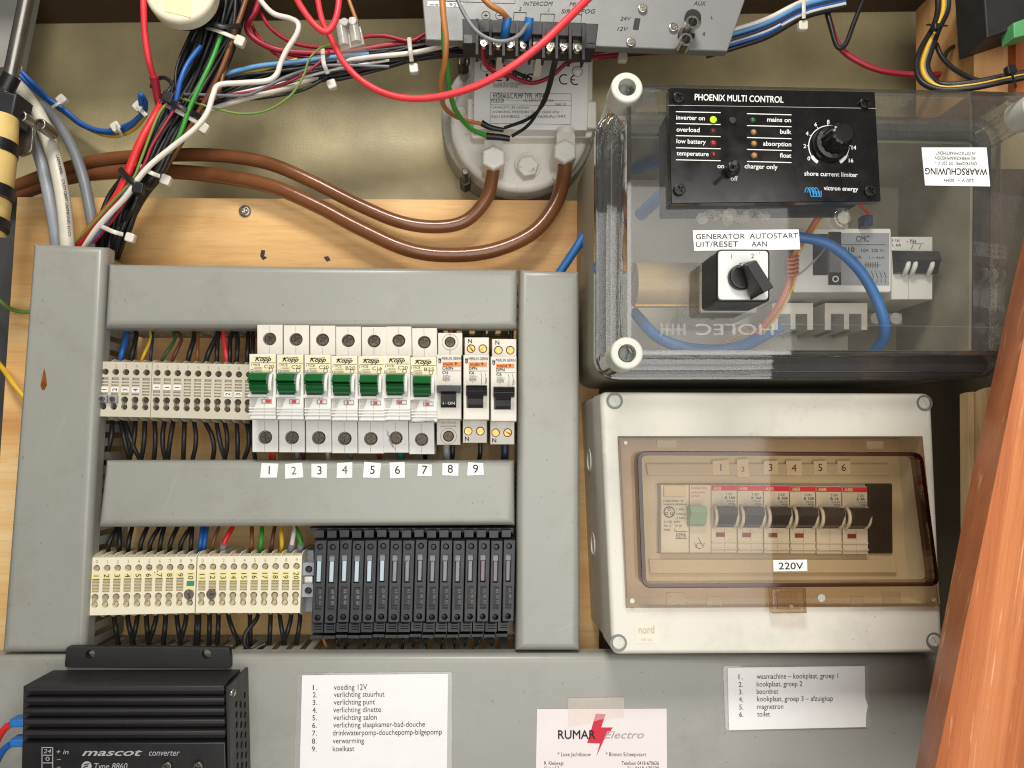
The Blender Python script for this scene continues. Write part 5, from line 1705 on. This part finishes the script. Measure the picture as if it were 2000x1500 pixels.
tie('white cable tie where the blue wires meet the bundle', [(286, 226, -4), (276, 216, -4), (268, 208, -8)], (268, 206, -12), 9, 'tie')

# grey cables
GG = 'grey sheathed cables into the left duct'
wire('grey_cable', 'blue grey cable, leftmost of the three entering the left duct', 'cable', [(20, 180, 20), (48, 230, 24), (72, 290, 28), (88, 345, 30), (99, 400, 32), (108, 450, 30), (112, 500, 26)], 11, 'w_lgrey', GG, 12)
cab = wire('grey_cable', 'ivory cable with black printing, between the two grey ones', 'cable', [(18, 150, 28), (54, 190, 32), (84, 240, 38), (104, 300, 40), (118, 360, 42), (127, 420, 42), (131, 470, 40), (132, 500, 38)], 13, 'w_beige', GG, 14)
mb = MB()
hL = 47
xs = [(109, 308), (117, 352), (123, 390), (127.5, 425), (130, 455)]
for s, (x, y), r in (('LAPPKABEL', (108, 303), 76), ('STUTTGART', (119, 350), 80), ('UNITRONIC', (126.5, 396), 84), ('LiYCY', (131, 442), 87)):
    mb.txt(s, x + 1, y, None, 5.4, hL, rot=r, bold=.02)
solo('cable_print', 'black printing along the ivory cable', 'print', mb, 'ink')
wire('grey_cable', 'darker grey cable, rightmost of the three, tucked under the bundle', 'cable', [(80, 205, 6), (112, 238, 10), (142, 290, 16), (162, 345, 20), (174, 400, 22), (182, 450, 22), (186, 500, 20)], 10, 'w_grey', GG, 12)

# gas strut with bracket
t = thing('gas_strut', 'steel gas strut slanting in at the top left with bracket and two studs', 'gas strut', P(40, 120, 60))
part('tube', MB().tube([(64, -60, 74), (20, 152, 64)], 13.5, 20), 'steel', t, smooth=60)
part('end_cap', MB().tube([(24, 148, 64), (10, 176, 63)], 16, 16), 'black', t, smooth=40)
part('fork', MB().plate(poly([(-30, 170), (-30, 232), (22, 236), (34, 182)], 68), 50, 68, bev=2), 'seal', t)
part('bracket', MB().plate(rquad([(20, 182), (34, 306), (62, 296), (66, 250), (30, 176)], 9, 48), 45, 48, bev=.8), 'steel', t)
for x, y, hh in ((40, 226, 58), (77, 242, 64)):
    a = part('stud', MB().cyl(x, y, 12, 48, hh, 22, bev=1, hp=hh, holes=[(circ(x, y, 8, hh, 18), 4)]), 'steel', t)
    part('stud_core', MB().cyl(x, y, 7.5, hh - 4, hh - 1.5, 16, hp=hh), 'screwd', a)
t = thing('padded_wrap', 'yellow wrapped padding bound with black bands at the left edge', 'padding', P(0, 330, 60))
part('padding', MB().tube([(0, 232, 66), (-4, 300, 68), (-12, 370, 66), (-20, 430, 62), (-24, 456, 60)], 32, 20, 5), 'foam', t, smooth=60)
for (x0, y0), (x1, y1) in (((-2, 280), (-6, 302)), ((-10, 366), (-14, 388)), ((-20, 430), (-23, 446))):
    part('band', MB().tube([(x0, y0, 67), (x1, y1, 68)], 35.2, 22), 'black', t, smooth=40)

# cream lid at the top
t = thing('round_lid', 'round cream lid with faint label cut by the top edge', 'lid', P(352, -18, 60))
part('ring', MB().cyl(358, -22, 69, 52, 64, 48, bev=1), 'black', t)
part('lid', MB().cyl(350, -22, 70, 64.1, 74, 56, bev=3, hp=74), 'cream', t)
part('maker_label', MB().plate(poly([(322, -30), (322, 22), (372, 34), (376, -30)], 74.3), 74, 74.3), 'label', t)

# ================================================================== upper right wiring
GU = 'wires at the upper right'
wire('wire', 'red wire sweeping from the top edge across to the pale timber', 'wire', [(1606, -20, 10), (1620, 40, 12), (1640, 92, 14), (1680, 122, 16), (1730, 140, 18), (1800, 146, 20), (1898, 142, 26)], 6, 'w_crimson', GU, 9)
wire('wire', 'second red wire, darker and shorter, entering the pale timber', 'wire', [(1836, 138, 20), (1860, 132, 24), (1898, 134, 26)], 6, 'w_maroon', GU, 9)
wire('wire', 'black wire hanging in a narrow V left of the black loom', 'wire', [(1604, -15, 20), (1620, 40, 22), (1632, 84, 22), (1642, 94, 22), (1654, 82, 22), (1668, 44, 20), (1690, -10, 18)], 5, 'w_black', GU, 9)
for k, (m, lab, o) in enumerate((('w_black', 'black outer wire of the loom bent along the clear box lid', -7), ('w_yellow', 'yellow wire of the loom bent along the clear box lid', 4), ('w_grey', 'grey wire of the loom bent along the clear box lid', 8), ('w_black', 'black inner wire of the loom bent along the clear box lid', 14))):
    wire('wire', lab, 'wire', [(1838 + o, -20, 60), (1838 + o * .9, 20, 64), (1826 + o * .6, 55, 70), (1806 + o, 95, 78), (1797 + o, 130, 84), (1808 + o, 158 - o * .4, 90), (1842, 172 - o * .5, 96), (1900, 168 - o * .5, 104), (1960, 156 - o * .5, 110), (2030, 142 - o * .4, 116)], 3.6 if 'grey' in lab else 4.4 if 'yellow' in lab else 6, m, GU, 9)
wire('wire', 'black wire dropping from the loom across the pale timber', 'wire', [(1828, 86, 70), (1840, 112, 74), (1862, 134, 82), (1890, 150, 92), (1920, 160, 100)], 5, 'w_black', GU, 9)
wire('wire', 'black wire arching out of the pale timber into the loom', 'wire', [(1898, 82, 30), (1870, 88, 36), (1852, 98, 44), (1843, 116, 54)], 4.4, 'w_black', GU, 9)
tie('black cable tie knotting the loom above its bend', [(1812, 48, 74), (1832, 50, 82), (1848, 50, 76)], (1832, 50, 84), 6, 'w_black', 5)
tie('black cable tie at the right edge below the black device', [(1984, 168, 112), (1978, 150, 122), (1974, 132, 122)], (1978, 134, 124), 9, 'w_black', 6)
for k, (m, lab, y0, y1) in enumerate((('w_sky', 'light blue wire fanning right behind the amplifier', 60, -10), ('w_white', 'white wire fanning right behind the amplifier', 52, -18), ('w_navy', 'navy wire fanning right behind the amplifier', 70, 0), ('w_blue', 'strong blue wire fanning right behind the amplifier', 80, 4), ('w_black', 'black wire fanning right behind the amplifier', 88, 14), ('w_beige', 'ivory wire fanning right behind the amplifier', 78, 8))):
    wire('wire', lab, 'wire', [(1380, y0 + 22, 20), (1440, y0 + 4, 24), (1500, y0 - 16, 26), (1570, y1 + 20, 26), (1650, y1, 24)], 5, m, GU, 9)
wire('wire', 'crimson wire lowest behind the amplifier at the right', 'wire', [(1150, 104, 20), (1230, 100, 22), (1340, 100, 22), (1440, 80, 22), (1500, 56, 20)], 5.5, 'w_crimson', GU, 9)
wire('wire', 'white wire curving out under the amplifier terminals', 'wire', [(1060, 108, 40), (1110, 114, 44), (1160, 112, 44), (1220, 98, 36)], 5, 'w_white', GU, 9)
tie('white cable tie on the fanned wires right of the amplifier', [(1570, -14, 34), (1570, 14, 40), (1570, 36, 38)], (1570, 48, 36), 9, 'tie')
tie('white cable tie under the right end of the amplifier terminals', [(1218, 84, 40), (1218, 100, 44)], (1217, 110, 42), 9, 'tie')
for x in (977, 1054):
    solo('nylon_foot', 'white nylon foot poking out below the amplifier terminals, ' + ('left one' if x < 1000 else 'right one'), 'foot', MB().box(x - 7, 90, x + 7, 116, 60, 84, 1), 'tie', 'nylon feet under the amplifier')
t = thing('timber_block', 'pale timber upright at the top right corner carrying a black device', 'timber', P(1940, 60, 40))
part('post', MB().plate(poly([(1901, -90), (1903, 178), (1990, 182), (1990, -90)], 62), -10, 62, bev=.8), 'pale', t)
part('varnished_edge', MB().plate(poly([(1984, 74), (1984, 190), (2100, 190), (2100, 60)], 70), 62.1, 70), 'post', t)
t = thing('black_device', 'black device with green connector on the pale timber, top right corner', 'device', P(1980, 0, 70))
part('case', MB().plate(poly([(1916, -90), (1928, 74), (2060, 30), (2060, -90)], 92), 62.2, 92, bev=1.5), 'blackm', t)
part('connector', MB().plate(poly([(1980, 44), (1981, 74), (2040, 60), (2040, 22)], 98), 86, 98, bev=.8), 'greenpcb', t)

# ================================================================== wires between ducts and terminals
ZA = lambda a: 160 + a * .24
GW1 = 'wires from the upper duct to the grey terminals'
up = [(375, 345, 315, 'w_blue', 5.4, 'strong blue'), (440, 430, 400, 'w_black', 4.4, 'black'), (548, 548, 488, 'w_yellow', 3.2, 'yellow'), (572, 572, 556, 'w_navy', 3, 'navy'), (722, 742, 650, 'w_dkgreen', 3, 'dark green'), (755, 805, 735, 'w_maroon', 3.4, 'maroon brown'),
      (915, 900, 862, 'w_black', 4.6, 'black'), (942, 942, 940, 'w_brown', 3.6, 'brown'), (1135, 1060, 1012, 'w_black', 4.8, 'black'), (1118, 1100, 1098, 'w_black', 4.6, 'black'), (1155, 1160, 1180, 'w_coral', 4.4, 'coral red'), (1245, 1200, 1205, 'w_black', 4.2, 'black'), (1255, 1268, 1260, 'w_black', 4.4, 'black'), (1355, 1350, 1345, 'w_black', 4.4, 'black'), (1395, 1390, 1385, 'w_black', 4.2, 'black')]
nb = 0
for a, b, c, m, r, nm in up:
    if nm == 'black':
        lab = 'black wire between upper duct and grey terminals, %s black one from the left' % ORD[nb]; nb += 1
    else:
        lab = '%s wire between the upper duct and the grey terminals' % nm
    wire('wire', lab, 'wire', [(ZA(a), 626, 26), (ZA(a), 640, 28), (ZA((a + b) / 2 + (b - (a + c) / 2) * .5), 660, 34), (ZA((b + c) / 2), 686, 38), (ZA(c), 704, 36), (ZA(c) - 2, 716, 30)], r, m, GW1)
GW2 = 'wires from the grey terminals to the middle duct'
dn = [(245, 240, 175), (315, 350, 385), (350, 400, 470), (435, 425, 385), (512, 508, 482), (590, 600, 585), (672, 650, 680), (745, 715, 700), (835, 830, 825), (912, 935, 900), (1000, 1080, 1065), (1095, 1120, 1165), (1160, 1190, 1160), (1260, 1268, 1265), (1335, 1370, 1320), (1375, 1390, 1410)]
for k, (a, b, c) in enumerate(dn):
    wire('wire', 'black wire from the grey terminals down to the middle duct, %s from the left' % ORD[k], 'wire', [(ZA(a) - 1, 802, 28), (ZA(a), 822, 34), (ZA((a + b * 2) / 3), 848, 38), (ZA((b * 2 + c) / 3), 874, 36), (ZA(c), 898, 32), (ZA(c), 914, 26)], 4.3, 'w_black', GW2)
ZB = lambda a: 150 + a * .245
GW3 = 'wires from the middle duct to the cream terminals'
up2 = [(320, 255, 'w_black', 4.2, 'black'), (340, 342, 'w_black', 4.2, 'black'), (440, 412, 'w_black', 4.2, 'black'), (560, 510, 'w_black', 4.2, 'black'), (655, 585, 'w_black', 4.2, 'black'), (695, 665, 'w_black', 4.2, 'black'), (800, 745, 'w_black', 4.2, 'black'), (905, 830, 'w_black', 4.2, 'black'), (920, 912, 'w_black', 4.2, 'black'),
       (1003, 985, 'w_blue', 4.4, 'left blue'), (1035, 1018, 'w_blue', 4.4, 'right blue'), (1130, 1085, 'w_brown', 3.2, 'thin brown'), (1240, 1172, 'w_red', 4.6, 'red'), (1395, 1395, 'w_brown', 4, 'thick brown'), (1478, 1468, 'w_green', 4.2, 'left green'), (1578, 1555, 'w_maroon', 3.8, 'maroon'), (1628, 1635, 'w_yellow', 4.2, 'yellow'), (1738, 1716, 'w_white', 4.4, 'white'), (1745, 1788, 'w_green', 4.2, 'right green')]
nb = 0
for a, c, m, r, nm in up2:
    if nm == 'black':
        lab = 'black wire between middle duct and cream terminals, %s from the left' % ORD[nb]; nb += 1
    else:
        lab = '%s wire from the middle duct into the second cream terminal strip' % nm
    wire('wire', lab, 'wire', [(ZB(a), 1014, 26), (ZB(a), 1030, 30), (ZB(a * .6 + c * .4) + (c - a) * .02, 1044, 36), (ZB(c), 1062, 38), (ZB(c) - 1, 1074, 34), (ZB(c) - 3, 1092, 28)], r, m, GW3)
for x, nm in ((1172, 'red'), (1716, 'white'), (1788, 'right green')):
    solo('ferrule', 'grey ferrule on the %s wire above the second cream strip' % nm, 'ferrule', MB().tube([(ZB(x), 1062, 38), (ZB(x) - 2, 1076, 34)], 6.5, 12), 'w_lgrey', 'grey ferrules', smooth=60)
GW4 = 'wires from the cream terminals to the bottom duct'
dn2 = [(300, 330), (405, 450), (482, 440), (555, 570), (632, 575), (708, 690), (798, 828), (872, 822), (958, 948), (975, 965), (1058, 1055), (1130, 1120), (1212, 1290), (1380, 1385), (1545, 1535), (1620, 1655), (1708, 1648), (1780, 1752)]
for k, (a, c) in enumerate(dn2):
    wire('wire', 'black wire from the cream terminals to the bottom duct, %s from the left' % ORD[k], 'wire', [(ZB(a) - 1, 1188, 26), (ZB(a), 1206, 32), (ZB(a * .55 + c * .45), 1232, 36), (ZB(c), 1256, 30), (ZB(c), 1284, 22)], 4.3, 'w_black', GW4)
wire('wire', 'black wire curling in a loop below the second cream strip', 'wire', [(ZB(1450), 1198, 30), (ZB(1425), 1212, 36), (ZB(1350), 1236, 40), (ZB(1340), 1258, 40), (ZB(1390), 1270, 38), (ZB(1500), 1258, 34)], 4.3, 'w_black', GW4)
GW5 = 'wires below the breakers'
for k, (x0, x1, m, nm) in enumerate(((529, 530, 'w_red', 'red'), (534, 535, 'w_orange', 'orange'), (580, 582, 'w_lgrey', 'grey'), (592, 594, 'w_maroon', 'maroon'), (640, 642, 'w_beige', 'ivory'), (684, 686, 'w_grey', 'dark grey'), (740, 744, 'w_crimson', 'crimson'), (782, 786, 'w_teal', 'teal'), (830, 832, 'w_black', 'black left'),
                                     (872, 874, 'w_lgrey', 'pale grey'), (884, 882, 'w_black', 'black middle'), (938, 934, 'w_black', 'thick black'), (986, 985, 'w_navy', 'navy'))):
    wire('wire', '%s wire end between the breaker row and the middle duct' % nm, 'wire', [(x0, 862, 40), (x0, 884, 40), ((x0 + x1) / 2, 898, 36), (x1, 916, 30)], 7 if nm in ('teal', 'pale grey', 'navy') else 4.4, m, GW5)
for k, (x, m, nm) in enumerate(((880, 'w_orange', 'orange'), (944, 'w_black', 'black'), (999, 'w_black', 'black right'))):
    wire('wire', '%s wire end entering a breaker from the upper duct' % nm, 'wire', [(x, 626, 40), (x, 645, 42), (x - 1, 664, 44)], 5, m, GW5)
GW6 = 'wires below the fuse row'
for k in range(14):
    x = 636 + k * 25 + random.uniform(-5, 5)
    y = x + random.uniform(-14, 8)
    ye = k == 0
    wire('wire', 'ochre wire dropping from the first fuse terminal to the bottom duct' if ye else 'thin black wire below the fuse row, %s from the left' % ORD[k - 1], 'wire', [(x, 1234, 28), (x, 1250, 34), (y, 1268, 32), (y - 2, 1288, 24)], 2.4 if not ye else 2.8, 'w_tan' if ye else 'w_black', GW6)
GW7 = 'wires inside the left duct'
for k, (y, m, nm) in enumerate(((843, 'w_blue', 'blue upper'), (868, 'w_blue', 'blue middle'), (890, 'w_navy', 'navy'), (1132, 'w_blue', 'blue lower'), (1160, 'w_navy', 'dark blue'), (990, 'w_red', 'red'))):
    wire('wire', '%s wire seen through the slots of the left duct' % nm, 'wire', [(150, y - 26, 28), (160, y, 28), (156, y + 30, 28)], 7, m, GW7)
wire('wire', 'olive cable bending in from the left edge behind the left duct', 'cable', [(-30, 560, -20), (0, 588, -8), (20, 603, 6), (44, 609, 10), (70, 608, 10)], 4, 'w_olive', None, 10)
wire('wire', 'yellow cable slanting in from the left edge behind the left duct', 'cable', [(-30, 680, -10), (4, 718, 0), (22, 744, 8), (36, 762, 10), (60, 790, 10)], 5, 'w_yellow', None, 10)

# ================================================================== voltage converter, bottom left
HC = 98
t = thing('voltage_converter', 'black finned voltage converter at the bottom left on the wide duct', 'converter', P(240, 1420, DH))
part('mounting_flange', MB().plate(rquad([(129, 1263), (125, 1304), (450, 1306), (448, 1265)], 7, 63), DH + .3, 63, bev=.6, holes=[(circ(176, 1278, 8.5, 63, 18), None), (circ(403, 1278, 8.5, 63, 18), None)]), 'blackm', t)
cx0, cx1 = 46, 437
body = MB().plate(poly([(cx0, 1340), (40, 1640), (444, 1640), (437, 1338)], 91), DH + 1, 91)
part('case', body, 'blackm', t)
for k, (ya, yb) in enumerate(((1339, 1351), (1363, 1372), (1384, 1393), (1405, 1415), (1427, 1437))):
    part('fin', MB().plate(poly([(cx0 - k * .5, ya + 1), (cx0 - k * .6, yb + 1), (438 + k * .5, yb), (437.5 + k * .5, ya)], HC), 91, HC, bev=1.0), 'blackm', t)
fp = part('front_panel', MB().plate(poly([(43, 1451), (38, 1640), (445, 1640), (440, 1450)], HC), 91, HC, bev=.8), 'black', t)
# perforated right side
p0, p1 = P(437.5, 1338, HC), P(444, 1640, HC)
xw = (p0.x + p1.x) / 2 + .0012
fr = (Vector((p0.x + .001, 0, p0.z)), Vector((0, -1, 0)), Vector((p1.x - p0.x, 0, p1.z - p0.z)).normalized() * -1, Vector((1, 0, 0)))
holes = []
for r in range(14):
    for c in range(3):
        u = .067 + c * .0085 + 0
        v = -(.016 + r * .0062 + (c % 2) * .0031)
        holes.append(([(u + .0021 * cos(2 * pi * i / 10), v + .0021 * sin(2 * pi * i / 10)) for i in range(10)], 1.0))
part('vented_side', MB().plate([(.0585, -.001), (.0585, -.100), (.0975, -.100), (.0975, -.001)], 0, 1.6, fr=fr, holes=holes), 'black', t)
q = Vector((p0.x + .0026, -.091, p0.z - .007))
part('side_screw', MB().sphere(q, .0026), 'chrome', t)
h = HC + .2
mb = MB()
mb.txt('mascot', 160, 1476, 278, 13.5, h, it=.35, bold=.02)
mb.txt('converter', 291, 1476, 351, 12, h, it=.25)
mb.txt('+ in', 110, 1473, 134, 9, h, it=.25); mb.txt('–', 111, 1487, None, 10, h); mb.txt('–', 111, 1502, None, 10, h)
mb.txt('Type 8860', 184, 1502, 249, 11.5, h, it=.2)
mb.plate(circ(169, 1497, 9, h, 24), HC, h)
for y in (1460, 1475, 1490, 1505):
    mb.line(82, y, 103, y, 1.6, h)
for x in (82, 103): mb.line(x, 1459, x, 1512, 1.6, h)
mb.txt('24', 85, 1471, 100, 8, h, it=.2); mb.txt('0', 89, 1486, 97, 8, h)
part('lettering', mb, 'silver', fp)
mb = MB().line(162, 1499, 172, 1496, 2.2, h + .15).line(164, 1494, 174, 1491.5, 2.2, h + .15)
part('emblem_cut', mb, 'black', fp)
for x in (325, 386):
    part('trim_screw', screw(x, 1499, 9, HC, HC + 3, 'cross'), 'screw', fp)
for y in (1413, 1450):
    part('blade_terminal', MB().box(38, y - 5, 50, y + 5, 80, 83, .3), 'screw', t)
for k, (y, m, nm) in enumerate(((1413, 'w_red', 'red'), (1452, 'w_blue', 'blue'))):
    t = thing('blade_connector', 'blue blade connector with %s wire at the left side of the converter' % nm, 'connector', P(28, y, 82), 'blade connectors on the converter')
    part('shroud', MB().plate(poly([(18, y - 7), (17, y + 9), (46, y + 8), (46, y - 9)], 86), 77, 86, bev=1.2), 'w_cable', t)
    part('lead', MB().tube([(20, y + 2, 82), (6, y + 14, 80), (-8, y + 40, 76), (-20, y + 80, 70)], 6, 10), m, t, smooth=60)

# ================================================================== laminated lists and card


def lettered(mb, rows, h, cap, rot=0):
    for s, x0, y, x1 in rows:
        mb.txt(s, x0, y, x1, cap, h, rot=rot)


t = thing('laminated_list', 'laminated paper list of nine twelve volt circuits, bottom centre', 'list', P(730, 1400, DH))
HL = DH + .2
part('laminate', MB().plate(rquad([(581, 1315), (571, 1600), (882, 1600), (883, 1312)], 7, HL + .6), HL, HL + .7), 'lam', t)
part('paper', MB().plate(poly([(590, 1319), (583, 1600), (872, 1600), (875, 1316)], HL + .9), HL + .72, HL + .9), 'paper', t)
mb = MB()
h = HL + 1.05
L1 = [('voeding 12V', 652, 1347.5, 717), ('verlichting stuurhut', 652, 1361.5, 751), ('verlichting punt', 652, 1376.5, 732), ('verlichting dinette', 651, 1391.5, 744), ('verlichting salon', 651, 1406.5, 736), ('verlichting slaapkamer-bad-douche', 651, 1421, 830), ('drinkwaterpomp-douchepomp-bilgepomp', 650, 1436.5, 863), ('verwarming', 650, 1452, 711), ('koelkast', 650, 1467.5, 692)]
lettered(mb, L1, h, 10.4, -.6)
lettered(mb, [('%d.' % (i + 1), 611 - i * .25, r[2] + .5, 620 - i * .25) for i, r in enumerate(L1)], h, 10)
part('lettering', mb, 'ink', t)

t = thing('laminated_list', 'laminated paper list of six kitchen and mains circuits under the breaker box', 'list', P(1555, 1362, DH))
part('laminate', MB().plate(rquad([(1412, 1300), (1417, 1427), (1700, 1421), (1695, 1299)], 7, HL + .6), HL, HL + .7), 'lam', t)
part('paper', MB().plate(poly([(1421, 1304), (1424, 1426), (1691, 1420), (1692, 1395), (1695, 1378), (1690, 1362), (1689, 1301)], HL + .9), HL + .72, HL + .9), 'paper', t)
mb = MB()
L2 = [('wasmachine – kookplaat, groep 1', 1478, 1326, 1637), ('kookplaat, groep 2', 1478, 1341, 1567), ('boordnet', 1478, 1355.5, 1520), ('kookplaat, groep 3 – afzuigkap', 1479, 1370, 1627), ('magnetron', 1479, 1385, 1530), ('toilet', 1479, 1399.5, 1504)]
lettered(mb, L2, h, 10, -.5)
lettered(mb, [('%d.' % (i + 1), 1442.5 + i * .3, r[2] + .8, 1450.5 + i * .3) for i, r in enumerate(L2)], h, 9.6)
part('lettering', mb, 'ink', t)

t = thing('business_card', 'pinkish white business card with red lightning bolt at the bottom edge', 'card', P(1175, 1440, DH))
part('card', MB().plate(poly([(1049, 1385), (1046, 1540), (1303, 1540), (1302, 1384)], HL + .4), HL, HL + .4), 'card', t)
h = HL + .55
mb = MB().txt('RUMAR', 1090, 1443, 1163, 16.5, h + .3, bold=.012)
mb.txt('* Luxe Jachtbouw', 1089, 1477, 1154, 7.4, h).txt('* Binnen Scheepvaart', 1183, 1477, 1262, 7.4, h).txt('R. Kleijwegt', 1063, 1494, 1101, 7, h).txt('Telefoon 0418-670626', 1214, 1494, 1287, 7, h)
mb.txt('Griend 7', 1063, 1504, 1092, 7, h).txt('Fax 0418-670299', 1226, 1504, 1287, 7, h)
part('lettering', mb, 'ink', t)
part('bolt_emblem', MB().plate(poly([(1164, 1394), (1147, 1451), (1172, 1452), (1165, 1477), (1179, 1446), (1197, 1421), (1174, 1421), (1183, 1395)], h + .1), HL + .4, h + .1), 'redprint', t)
part('outline_lettering', MB().txt('Electro', 1180, 1442, 1258, 14, h + .2, it=.35), 'silver', t)
solo('tape_strip', 'clear tape strip holding the business card to the duct', 'tape', MB().plate(poly([(1109, 1364), (1110, 1419), (1150, 1412), (1175, 1405), (1220, 1400), (1218, 1362)], HL + 1.1), HL + .9, HL + 1.1), 'tape')

# ================================================================== wooden frame member in front, right edge
A = [(2062, 180), (1960, 640), (1889, 972), (1788, 1500), (1750, 1690)]
Bq = [(2110, 180), (2012, 640), (1945, 972), (1836, 1500), (1797, 1690)]
rings = []
hb, hf = 165, 190
for (ax, ay), (bx, by) in zip(A, Bq):
    a, b = P(ax, ay, hb), P(bx, by, hf)
    c = Vector((b.x + .16, b.y, b.z))
    b2 = b + Vector((.0025, -.0012, 0)); b1 = b + Vector((-.001, .002, 0))
    rings.append([Vector((a.x + .027, a.y + .03, a.z)), a, b1, b2, c + Vector((0, -.002, 0)), Vector((c.x, a.y + .03, c.z))])
solo('frame_post', 'orange varnished wooden frame member slanting in front along the right edge', 'wooden frame', MB().loft(rings), 'post', smooth=30)
t = thing('plywood_sheet', 'rough pale plywood edge standing behind the varnished frame member', 'plywood', P(1915, 860, 30))
for k in range(4):
    x = 1890 + k * 13
    part('veneer', MB().plate(poly([(x + .4, 770 - k * 3 + random.uniform(-3, 3)), (x + 3, 1100), (x + 14, 1100), (x + 12.2, 766 - k * 3 + random.uniform(-4, 4))], 112), 104, 112 + (k % 2) * 1.5), 'chip', t)
